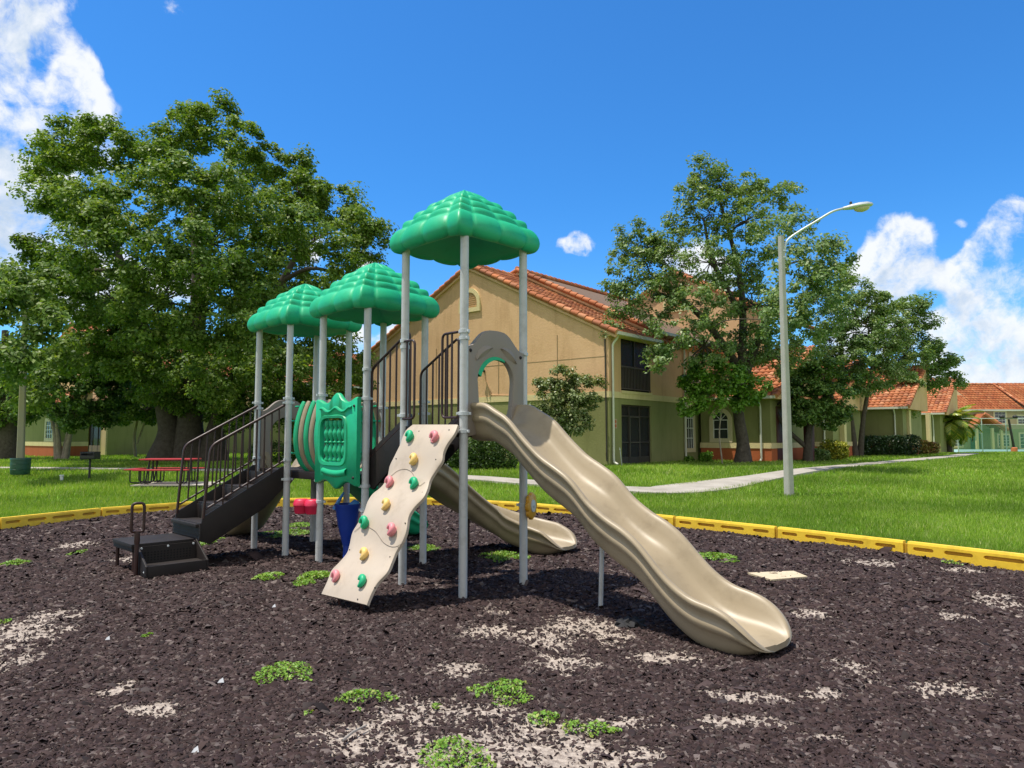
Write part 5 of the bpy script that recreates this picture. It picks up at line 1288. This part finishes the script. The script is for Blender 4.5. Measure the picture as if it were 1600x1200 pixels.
tree('spreading_tree', b, trunks, lobes, 270000, .165, oak_leaf, bark_d, 'huge dark green spreading tree with several thick trunks on the left', 'trees round the lawn', sub=.52, dens=.9)

# slim bright tree in front of the first wing
b = px_at(1160, 32.2)
lobes = [LB(*q) for q in [(1105,268,32,32),(1080,300,30,32),(1130,290,36,32),(1160,300,34,32.5),(1110,335,46,31.5),(1165,345,46,31),(1230,305,26,33),(1245,345,32,30),(1215,370,44,27),(1270,395,36,25.5),(1310,405,26,25),(1295,380,22,25.5),
    (985,360,24,32),(970,395,28,32),(1005,390,38,31.5),(985,430,36,31),(1040,375,34,31.5),(1050,420,48,31),(1110,410,50,30.5),(960,450,22,31),(975,480,32,31),(1030,470,46,30.5),(1095,480,50,30),(1160,430,46,32.5),(1180,480,46,31),(1240,440,48,25.5),(1290,450,38,25),
    (1040,530,40,30),(1025,560,26,29.5),(1100,540,46,30.5),(1170,545,42,32),(1230,500,46,26),(1280,500,40,26),(1150,600,34,32.5),(1215,560,40,33),(1255,545,36,34),(955,510,20,30),(1300,430,34,34),(1190,300,24,33),(1060,345,30,33)]]
trunks = [([up(b, 0, 0, -.1), up(b, .02, 0, .9), up(b, -.15, .0, 2.6), up(b, .12, 0, 5.4), up(b, .05, 0, 8.6), up(b, -.9, 0, 12.6)], [.46, .28, .24, .19, .13, .05]),
          ([up(b, .0, 0, 3.4), up(b, 1.2, .1, 6.5), up(b, 2.4, .2, 9.2)], [.2, .16, .07]), ([up(b, .0, 0, 4.2), up(b, -1.8, -.3, 6.6), up(b, -4.2, -.6, 8.6)], [.2, .15, .06]), ([up(b, .05, 0, 6.8), up(b, -1.2, -.2, 9.2), up(b, -1.6, -.2, 11.2)], [.14, .1, .05])]
tree('slender_tree', b, trunks, lobes, 60000, .14, gum_leaf, bark_d, 'tall airy green tree in front of the arched window behind the tall lamp', 'trees round the lawn', sub=.36, dens=.95)
# low fresh shoots of that tree hang in front of the facade
b2 = b + Vector((-.5, -.6, 0))
lobes = [LB(*q) for q in [(1090,600,30,31.2),(1110,620,30,31),(1080,630,22,31),(1140,590,32,31),(1160,625,22,31.3),(1180,605,26,31),(1100,575,28,31)]]
tl_ = tree('sapling', px_at(1128, 31.2), [([px_at(1128, 31.2), up(px_at(1128, 31.2), -.1, 0, 1.4), up(px_at(1128, 31.2), .1, 0, 2.8)], [.035, .03, .02])], lobes, 9000, .16, lime_leaf, bark_l, 'fresh lime green sapling foliage left of the thick tree trunk by the arched window', 'trees round the lawn', sub=.34)

# small dark leaning tree right of the lamp
b = px_at(1258, 34.5)
lobes = [LB(*q) for q in [(1265,600,36,34.5),(1300,620,30,34),(1240,620,30,34.5),(1285,580,32,34.5),(1310,645,22,34),(1262,645,28,34),(1325,600,22,35),(1235,590,28,35),(1290,655,20,34)]]
tree('small_tree', b, [([up(b, .1, 0, -.05), up(b, .15, 0, 1.0), up(b, .35, 0, 2.2), up(b, .7, 0, 3.4)], [.26, .17, .13, .07]), ([up(b, .15, 0, .6), up(b, -.9, .2, 1.7), up(b, -1.4, .3, 2.9)], [.12, .10, .06])], lobes, 19000, .15, myr_leaf, bark_d, 'small dark leafy tree with a leaning limb just right of the tall lamp', 'trees round the lawn', sub=.36)

# trees further along the row
b = px_at(1338, 44)
lobes = [LB(*q) for q in [(1330,455,30,44),(1360,480,34,44),(1310,490,36,43),(1345,520,40,43),(1385,500,30,44),(1390,470,22,44.5),(1330,560,40,43),(1375,545,34,44),(1300,540,36,43),(1290,470,26,44),(1370,590,26,44),(1345,600,24,43.5),(1405,585,22,44),(1328,615,16,43.2),(1440,560,18,45),(1400,530,22,44.5),(1415,475,12,45),(1320,440,16,44)]]
tree('slender_tree', b, [([up(b, -.1, 0, -.05), up(b, -.3, 0, 2.5), up(b, -.7, 0, 5.4), up(b, -.6, 0, 8.5)], [.22, .14, .10, .05]), ([up(b, .2, 0, -.05), up(b, .5, 0, 2.4), up(b, 1.1, 0, 5.2), up(b, 1.5, 0, 7.5)], [.20, .13, .10, .05])], lobes, 30000, .17, gum_leaf, bark_d, 'airy green tree with two slim crossing trunks above the clipped dark hedge', 'trees round the lawn', sub=.46)
b = px_at(1410, 50)
lobes = [LB(*q) for q in [(1430,480,24,50),(1410,510,28,50),(1445,500,20,50),(1400,555,30,50),(1435,545,32,50),(1470,560,26,51),(1490,595,16,51),(1455,590,30,51),(1410,600,30,49),(1385,625,22,49),(1480,575,20,51),(1415,640,20,49),(1445,470,12,50)]]
tree('slender_tree', b, [([up(b, .0, 0, -.05), up(b, .3, 0, 2.2), up(b, .2, 0, 5), up(b, .7, 0, 8.5)], [.22, .17, .13, .06]), ([up(b, -.2, 0, .2), up(b, -1.6, 0, 3.0), up(b, -1.2, 0, 5)], [.14, .12, .06])], lobes, 22000, .19, gum_leaf, bark_d, 'rightmost leafy tree beside the palm with thin dark trunks', 'trees round the lawn', sub=.48)

# trees on the far left
b = px_at(97, 37.5)
lobes = [LB(*q) for q in [(60,580,40,37),(110,570,44,36),(160,580,42,36.5),(90,620,42,36),(145,625,42,36),(45,630,30,37),(190,610,34,37),(115,650,28,36),(170,645,26,36.5),(210,575,34,38)]]
tree('crape_myrtle', b, [([up(b, dx * .4, 0, -.05), up(b, dx * .9, dy, 1.5), up(b, dx * 2.2, dy * 2, 3.4)], [.15, .10, .06]) for dx, dy in ((-.55, .1), (-.15, -.2), (.25, .15), (.6, -.1))], lobes, 34000, .17, myr_leaf, bark_l, 'dark green crape myrtle with several pale bare trunks left of the grill', 'trees round the lawn', sub=.42)
b = px_at(213, 41)
lobes = [LB(*q) for q in [(210,620,28,41),(235,605,26,41),(195,645,20,41),(228,645,22,41),(250,640,18,41),(215,590,24,41)]]
tree('crape_myrtle', b, [([up(b, 0, 0, -.05), up(b, -.12, 0, 1.2), up(b, .1, 0, 2.6)], [.09, .08, .05]), ([up(b, .05, 0, .8), up(b, .4, 0, 1.9), up(b, .7, 0, 3)], [.06, .05, .03])], lobes, 11000, .17, myr_leaf, bark_l, 'thin crape myrtle with a single crooked stem before the dark olive wall', 'trees round the lawn', sub=.42)
b = px_at(10, 38.5)
lobes = [LB(*q) for q in [(15,600,36,38.5),(-30,590,50,38.5),(30,640,24,38),(-20,640,36,38),(10,560,40,39),(-60,540,60,39)]]
tree('shade_tree', b, [([up(b, .1, 0, -.1), up(b, .1, 0, 1.6), up(b, -.1, 0, 4.5), up(b, -.4, 0, 7)], [.75, .5, .36, .15])], lobes, 20000, .19, oak_leaf, bark_d, 'dark tree with a flared trunk at the left edge behind the leaning lamp pole', 'trees round the lawn', sub=.5)
# background trees seen under the big crown
for u, v, r, D, lab in [(560, 600, 34, 62, 'pale green tree behind the middle tower left of the gable'), (505, 640, 44, 58, 'dark background tree behind the far tower')]:
    b = px_at(u, D); c = at(u, v, D)
    lobes = [LB(u + dx, v + dy, r * .62, D) for dx, dy in ((0, 0), (-r * .6, r * .3), (r * .6, r * .3), (0, -r * .6), (-r * .5, r * .9), (r * .5, r * .9), (0, r * 1.3))]
    tree('background_tree', b, [([b, b.lerp(c, .5), c], [.3, .22, .1])], lobes, 11000, .26, gum_leaf if D > 60 else oak_leaf, bark_d, lab, 'trees round the lawn', sub=.6)

# upright shrub by the gable
b = px_at(880, 29.3)
lobes = [LB(*q) for q in [(880,590,24,29.2),(905,605,24,29.2),(860,615,26,29),(890,630,30,29),(920,625,20,29.3),(845,640,20,29),(870,655,28,29),(900,660,22,29),(885,610,22,29.6),(935,600,12,29.4),(850,605,16,29.3),(875,680,14,29)]]
T = tree('tall_shrub', b, [([up(b, dx * .3, 0, -.05), up(b, dx * .5, .05, 1.0), up(b, dx * 1.3, .1, 2.4)], [.05, .04, .02]) for dx in (-.5, -.15, .2, .5)], lobes, 15000, .12, island_mat('olive_leaf', [(.08, .12, .035), (.13, .18, .055), (.19, .24, .09), (.28, .30, .14)], rough=.45, transl=.25, spec=.4), bark_l, 'tall loose olive green shrub beside the gable wall behind the long slide', 'shrubs by the buildings', sub=.26)
T['category'] = 'shrub'

def bush(name, boxes, n, size, mat, label, cat='shrub', rough=.12):
    """clipped or loose bush: list of (centre on ground, half x, half y, height)"""
    C = []; tot = sum(a * b_ + (a + b_) * h for _, a, b_, h in boxes)
    for c, a, b_, h in boxes:
        k = int(n * (a * b_ + (a + b_) * h) / tot); q = RNG.uniform(-1, 1, (k, 3)); m = np.abs(q) ** 3
        s = (np.abs(q) ** 4).sum(1) ** .25; q = q / s[:, None] * (RNG.uniform(.0, 1, k) ** .25)[:, None]
        p = np.stack([c.x + q[:, 0] * a, c.y + q[:, 1] * b_, c.z + h * (.5 + .5 * q[:, 2])], 1)
        bump_ = 1 + (vnoise(p[:, 0] * 2 + p[:, 1], p[:, 2] * 2 + p[:, 1], 1.3, 51) - .5) * rough * 3
        p[:, 2] = c.z + (p[:, 2] - c.z) * bump_
        C.append(p + RNG.normal(0, rough * .25, p.shape))
    C = np.concatenate(C); C[:, 2] = np.maximum(C[:, 2], boxes[0][0].z + .03)
    T = thing(name, boxes[0][0], label, cat, 'shrubs by the buildings')
    v, f = leaves(C, size, up=.3, aspect=.65); np_mesh('foliage', v, f, mat, T)
    mb = MB()
    for c, a, b_, h in boxes:
        for _ in range(6): x, y = random.uniform(-.6, .6) * a, random.uniform(-.5, .5) * b_; mb.tube([c + Vector((x, y, -.05)), c + Vector((x * 1.2, y * 1.2, h * .6))], [.03, .012], 6)
    mb.build('stems', bark_d, T)
    return T
c = px_at(742, 26.6); bush('hedge', [(c + Vector((dx, dy, 0)), .68, .62, hh) for dx, dy, hh in ((-1.0, .3, 1.05), (-.35, .0, 1.25), (.35, -.05, 1.2), (.95, .1, 1.1))], 15000, .085, island_mat('hedge_leaf', [(.025, .06, .015), (.05, .10, .02), (.08, .14, .03), (.12, .19, .05)], rough=.4, transl=.2, spec=.5), 'rounded green hedge seen between the big tower posts')
c = px_at(600, 33); bush('hedge', [(c + Vector((dx, 0, 0)), 1.2, .6, .95) for dx in (-5, -3, -1, 1)], 12000, .10, MATS['hedge_leaf'], 'low dark hedge in the background seen through the far towers')
c = px_at(1378, 46); bush('hedge', [(c + Vector((dx, .1 * dx, 0)), .85, .7, 1.32) for dx in (-1.9, -.7, .6, 1.6)], 13000, .11, island_mat('hedge_leaf_dark', [(.012, .035, .010), (.025, .06, .014), (.045, .09, .02)], rough=.4, spec=.5), 'clipped dark hedge under the arched window on the right', rough=.05)
crot = island_mat('croton_leaf', [(.14, .20, .02), (.40, .38, .04), (.52, .46, .07), (.22, .26, .03), (.10, .15, .02)], rough=.4, transl=.2, spec=.4)
c = px_at(1303, 37); bush('croton_bush', [(c, .62, .5, .95), (c + Vector((-.5, .1, 0)), .4, .4, .7)], 5200, .13, crot, 'bright yellow green croton bush right of the tall lamp')
c = px_at(1438, 50); bush('croton_bush', [(c + Vector((-.9, 0, 0)), .7, .5, .9), (c + Vector((.4, 0, 0)), .8, .5, .85)], 5200, .14, island_mat('croton_leaf_red', [(.10, .14, .03), (.30, .20, .05), (.20, .22, .05), (.30, .10, .05)], rough=.4, spec=.4), 'reddish mixed croton bush between the dark hedge and the palm')
c = px_at(1102, 33.0); bush('leafy_plant', [(c, .28, .25, .5), (c + Vector((-.7, .3, 0)), .2, .2, .28)], 900, .12, lime_leaf, 'small pale plant at the foot of the wall left of the thick tree trunk', 'plant')
c = px_at(1280, 35.8); bush('leafy_plant', [(c, .45, .3, .5)], 1000, .16, gum_leaf, 'low strappy plant beside the yellow croton bush', 'plant')

# palm
b = px_at(1483, 58); PT = thing('palm_tree', b, 'short palm with green and yellow fronds in front of the court fence', 'tree', 'trees round the lawn')
top = b + Vector((.45, 0, 2.5)); mb = MB(); mb.tube(spline([b + UP * -.1, b + Vector((.05, 0, .8)), b + Vector((.35, 0, 1.8)), top], 5), [.22, .2] + [.19] * 14, 10); mb.build('trunk', bark_d, PT)
V, Fq, o = [], [], 0
for k in range(34):
    az = k * 2.4; el = R(75 - 118 * (k / 34)); ln = random.uniform(2.1, 2.7) * (.9 if k > 24 else 1)
    d = Vector((math.cos(az), math.sin(az), 0)); pts = []; p = top.copy(); e = el
    for i in range(9): pts.append(p.copy()); p = p + (d * math.cos(e) + UP * math.sin(e)) * ln / 8; e -= R(11)
    for i in range(1, 9):
        for h_ in range(4):
            q = pts[i - 1].lerp(pts[i], h_ / 4); t = (pts[i] - pts[i - 1]).normalized(); s = t.cross(UP).normalized(); n_ = s.cross(t)
            w = .62 * math.sin(math.pi * min(1, .12 + .9 * (i + h_ / 4) / 9)) ** .7
            for sg in (-1, 1):
                tip = q + s * sg * w * .85 + t * w * .55 - UP * w * .35; bw = t * .04
                V += [q - bw, q + bw, tip + bw * .3, q.lerp(tip, .5) + n_ * .05 - bw]; Fq.append((o, o + 1, o + 2, o + 3)); o += 4
np_mesh('crown', [tuple(q) for q in V], Fq, island_mat('palm_leaf', [(.08, .18, .02), (.14, .26, .03), (.24, .34, .045), (.52, .44, .07), (.10, .21, .03), (.30, .34, .05)], rough=.4, transl=.25, spec=.5), PT)

# ================================================================== STREET FURNITURE
lamp_c = pmat('concrete_pole', (.33, .32, .29), (.40, .39, .36), scale=3, rough=.9, spec=.2, bump=.2, bscale=60)
alu = pmat('lamp_metal', (.46, .49, .50), (.52, .55, .55), rough=.4, metal=.3)
lb = gz(1233, 772, .06); LP = thing('street_lamp', lb, 'tall square concrete lamp pole with one curved arm standing in the lawn', 'street lamp')
D = lb.y; tp = at(1219, 369, D)
def square_pole(mb, a, b, w0, w1, rz):
    rings = []
    for p, w in ((a, w0), (b, w1)): rings.append([p + Vector((math.cos(rz + R(45 + 90 * k) + o_), math.sin(rz + R(45 + 90 * k) + o_), 0)) * w * .707 for k in range(4) for o_ in (-.12, .12)])
    mb.loft(rings)
mb = MB(); square_pole(mb, lb - UP * .2, Vector((lb.x - .02, lb.y, tp.z)), .185, .115, R(25)); mb.build('pole', lamp_c, LP, smooth=False)
ax_ = lambda u, v: at(u, v, D - (u - 1222) / 100 * .25)
mb = MB(); arm = spline([ax_(1225, 402), ax_(1226, 388), ax_(1231, 375), ax_(1250, 361), ax_(1275, 346), ax_(1300, 331), ax_(1320, 325)], 6); mb.tube(arm, .032, 10)
for v in (392, 402): mb.box(ax_(1224, v), (.12, .12, .05))
mb.build('arm', alu, LP)
h0, h1 = ax_(1317, 326), ax_(1364, 319); dx = (h1 - h0); mb = MB(); rings = []; sd = dx.cross(UP).normalized(); upn = sd.cross(dx.normalized())
for t, w, ht, hb in [(0, .05, .045, .04), (.12, .07, .06, .05), (.3, .11, .085, .06), (.55, .16, .10, .06), (.8, .15, .09, .06), (.95, .08, .055, .05), (1, .03, .02, .02)]:
    c = h0 + dx * t; rings.append([c + sd * w * math.cos(6.2832 * k / 16) + upn * (ht if math.sin(6.2832 * k / 16) > 0 else hb) * math.sin(6.2832 * k / 16) for k in range(16)])
mb.loft(rings); hd_ = mb.build('lamp_head', alu, LP)
mb = MB(); rings = []
for t, s in ((0, .9), (.4, .85), (.75, .6), (1, .15)):
    rings.append([h0 + dx * (.62 + .3 * s * math.cos(6.2832 * k / 16)) + sd * .14 * s * math.sin(6.2832 * k / 16) - upn * (.05 + .12 * t) for k in range(16)])
mb.loft(rings); mb.build('lens', pmat('lamp_lens', (.50, .46, .30), rough=.25, spec=.6), hd_)
mb = MB(); mb.lathe([(.035, 0), (.035, .07), (.02, .085)], h0 + dx * .28 + upn * .08, 10); mb.build('photocell', iron, hd_)

bb = px_at(34, 24.2); LP2 = thing('concrete_pole', bb, 'stained square concrete pole rising out of the green bin on the left', 'pole')
top2 = at(40, 470, 24.5); mb = MB(); square_pole(mb, bb - UP * .2, top2, .20, .11, R(20)); mb.build('pole', pmat('stained_pole', (.25, .22, .13), (.22, .21, .17), scale=1.2, rough=.9), LP2, smooth=False)
bc = px_at(34, 23.8); BN = thing('rubbish_bin', bc, 'dark green round rubbish bin at the foot of the leaning pole', 'bin'); gm = pmat('bin_green', (.008, .045, .032), (.012, .06, .042), rough=.45, scale=6)
mb = MB(); rr = .29
mb.lathe([(rr - .03, .02), (rr - .01, .06), (rr, .3), (rr, .50), (rr + .012, .505), (rr + .012, .56), (rr + .01, .565), (rr - .03, .565), (rr - .035, .5), (rr - .05, .1)], bc + UP * .02, 28, caps=False); mb.build('barrel', gm, BN)
mb = MB(); mb.lathe([(rr + .004, .18), (rr + .012, .19), (rr + .004, .2)], bc + UP * .02, 28, caps=False); mb.lathe([(rr + .004, .36), (rr + .012, .37), (rr + .004, .38)], bc + UP * .02, 28, caps=False); mb.build('hoops', gm, BN)

# park grill
g = px_at(142, 23.0); GR = thing('park_grill', g, 'small black park grill on a post left of the red picnic table', 'grill'); blk = pmat('black_iron', (.012, .012, .012), (.02, .018, .016), rough=.6, scale=12)
mb = MB(); mb.tube([g - UP * .1, g + UP * .62], .035, 10); mb.build('post', blk, GR)
mb = MB(); z = g.z + .62
mb.box((g.x, g.y, z + .01), (.46, .36, .02)); mb.box((g.x, g.y + .17, z + .12), (.46, .02, .24)); mb.box((g.x - .22, g.y, z + .12), (.02, .34, .24)); mb.box((g.x + .22, g.y, z + .12), (.02, .34, .24)); mb.box((g.x, g.y - .17, z + .06), (.46, .02, .12)); mb.build('firebox', blk, GR, bevel=.004)
mb = MB()
for k in range(9): mb.tube([Vector((g.x - .2 + .05 * k, g.y - .16, z + .2)), Vector((g.x - .2 + .05 * k, g.y + .16, z + .2))], .007, 6)
mb.build('grate', pmat('steel_bar', (.3, .3, .3), rough=.4, metal=.8), GR)
mb = MB(); mb.tube([Vector((g.x + .2, g.y - .18, z + .2)), Vector((g.x + .2, g.y - .32, z + .2))], .012, 6); mb.build('handle', blk, GR)
# little pipe stub
q = gp(*px_at(99, 22.6).xy); mb = MB(); mb.lathe([(.05, -.05), (.05, .12), (.065, .125), (.065, .16), (.05, .165), (0, .165)], q, 12); tag(mb.build('pipe_stub', pmat('white_pvc', (.6, .62, .6), rough=.5)), 'short pale pipe stub in the grass left of the grill', 'pipe')
q = px_at(972, 29.4); mb = MB(); mb.tube([q - UP * .1, q + Vector((-.1, 0, .75))], [.02, .016], 8); mb.lathe([(.03, .66), (.03, .70)], q + Vector((-.09, 0, 0)), 8); tag(mb.build('marker_stake', pmat('grey_stake', (.4, .42, .4), rough=.6)), 'thin pale marker stake in the grass by the screened porch', 'stake')

# picnic table
pc = px_at(268, 21.7); PT2 = thing('picnic_table', pc, 'red topped picnic table with black tube legs under the big tree', 'picnic table')
rt = pmat('red_mesh_top', (.33, .018, .028), (.40, .03, .04), scale=8, rough=.5); zz = pc.z
AN = R(4); ux, uy = Vector((math.cos(AN), math.sin(AN), 0)), Vector((-math.sin(AN), math.cos(AN), 0))
def slab_top(name, cx, cy, lx, ly, z): mb = MB(); mb.box(pc + ux * cx + uy * cy + UP * z, (lx, ly, .04), AN); return mb.build(name, rt, PT2, bevel=.015)
slab_top('table_top', 0, 0, 1.55, .80, .74); slab_top('seat', 0, -.66, 1.55, .27, .44); slab_top('seat', 0, .66, 1.55, .27, .44); slab_top('seat', -1.03, .0, .27, .95, .44)
for x in (-.52, .52):
    mb = MB()
    for dx_ in (-.05, .05):
        P3 = lambda y, z: pc + ux * (x + dx_) + uy * y + UP * z
        mb.tube(rounded([P3(-.70, .42), P3(-.70, .05), P3(-.2, .05), P3(-.12, .72)], .09), .02, 8); mb.tube(rounded([P3(.70, .42), P3(.70, .05), P3(.2, .05), P3(.12, .72)], .09), .02, 8)
    mb.build('leg_frame', blk, PT2)
mb = MB()
for y in (-.3, .3):
    P3 = lambda x, z: pc + ux * x + uy * y + UP * z
    mb.tube(rounded([P3(-1.05, .42), P3(-1.05, .05), P3(-.6, .05), P3(-.5, .70)], .09), .02, 8)
mb.build('leg_frame', blk, PT2)

# court fence and post lamp
fy = 65.0; FX = lambda u: at(u, 690, fy).x
fm = pmat('galvanised_tube', (.42, .47, .46), (.48, .52, .5), rough=.5); FN = thing('court_fence', (FX(1535), fy, 0), 'tall tube fence with sheer green windscreen around the court', 'fence')
mb = MB()
for u in (1497, 1535, 1573, 1612, 1650): o = MB(); o.tube([Vector((FX(u), fy, -.1)), Vector((FX(u), fy, 3.35))], .045, 8); o.build('fence_post', fm, FN)
mb.tube([Vector((FX(1497), fy, 3.3)), Vector((FX(1660), fy, 3.3))], .03, 8); mb.tube([Vector((FX(1497), fy, 2.75)), Vector((FX(1660), fy, 2.75))], .02, 8); mb.tube([Vector((FX(1497), fy, .12)), Vector((FX(1660), fy, .12))], .025, 8); mb.build('rail', fm, FN)
m = bpy.data.materials.new('windscreen'); m.use_nodes = True; bs = m.node_tree.nodes['Principled BSDF']; bs.inputs['Base Color'].default_value = (.05, .26, .17, 1); bs.inputs['Alpha'].default_value = .42; bs.inputs['Roughness'].default_value = .7
mb = MB(); mb.add([(FX(1497), fy - .06, .15), (FX(1660), fy - .06, .15), (FX(1660), fy - .06, 2.7), (FX(1497), fy - .06, 2.7)], [(0, 1, 2, 3)]); mb.build('windscreen', m, FN, smooth=False)
q = px_at(1584, 63.5); PL = thing('court_lamp', q, 'slim black court lamp post with an orange concrete foot', 'street lamp')
mb = MB(); mb.tube([q + UP * .4, at(1576, 655, 63.5)], [.11, .09], 10); mb.build('post', blk, PL); e = at(1576, 655, 63.5)
mb = MB(); mb.box(e + UP * .1, (1.5, .15, .08)); mb.lathe([(.2, 0), (.22, .15), (.1, .25)], e + Vector((-.6, 0, .1)), 12); mb.lathe([(.2, 0), (.22, .15), (.1, .25)], e + Vector((.6, 0, .1)), 12); mb.build('lamp_head', blk, PL)
mb = MB(); mb.lathe([(.26, -.1), (.26, .45), (.2, .5)], q, 14); mb.build('foot', pmat('orange_foot', (.55, .16, .06), rough=.7), PL)
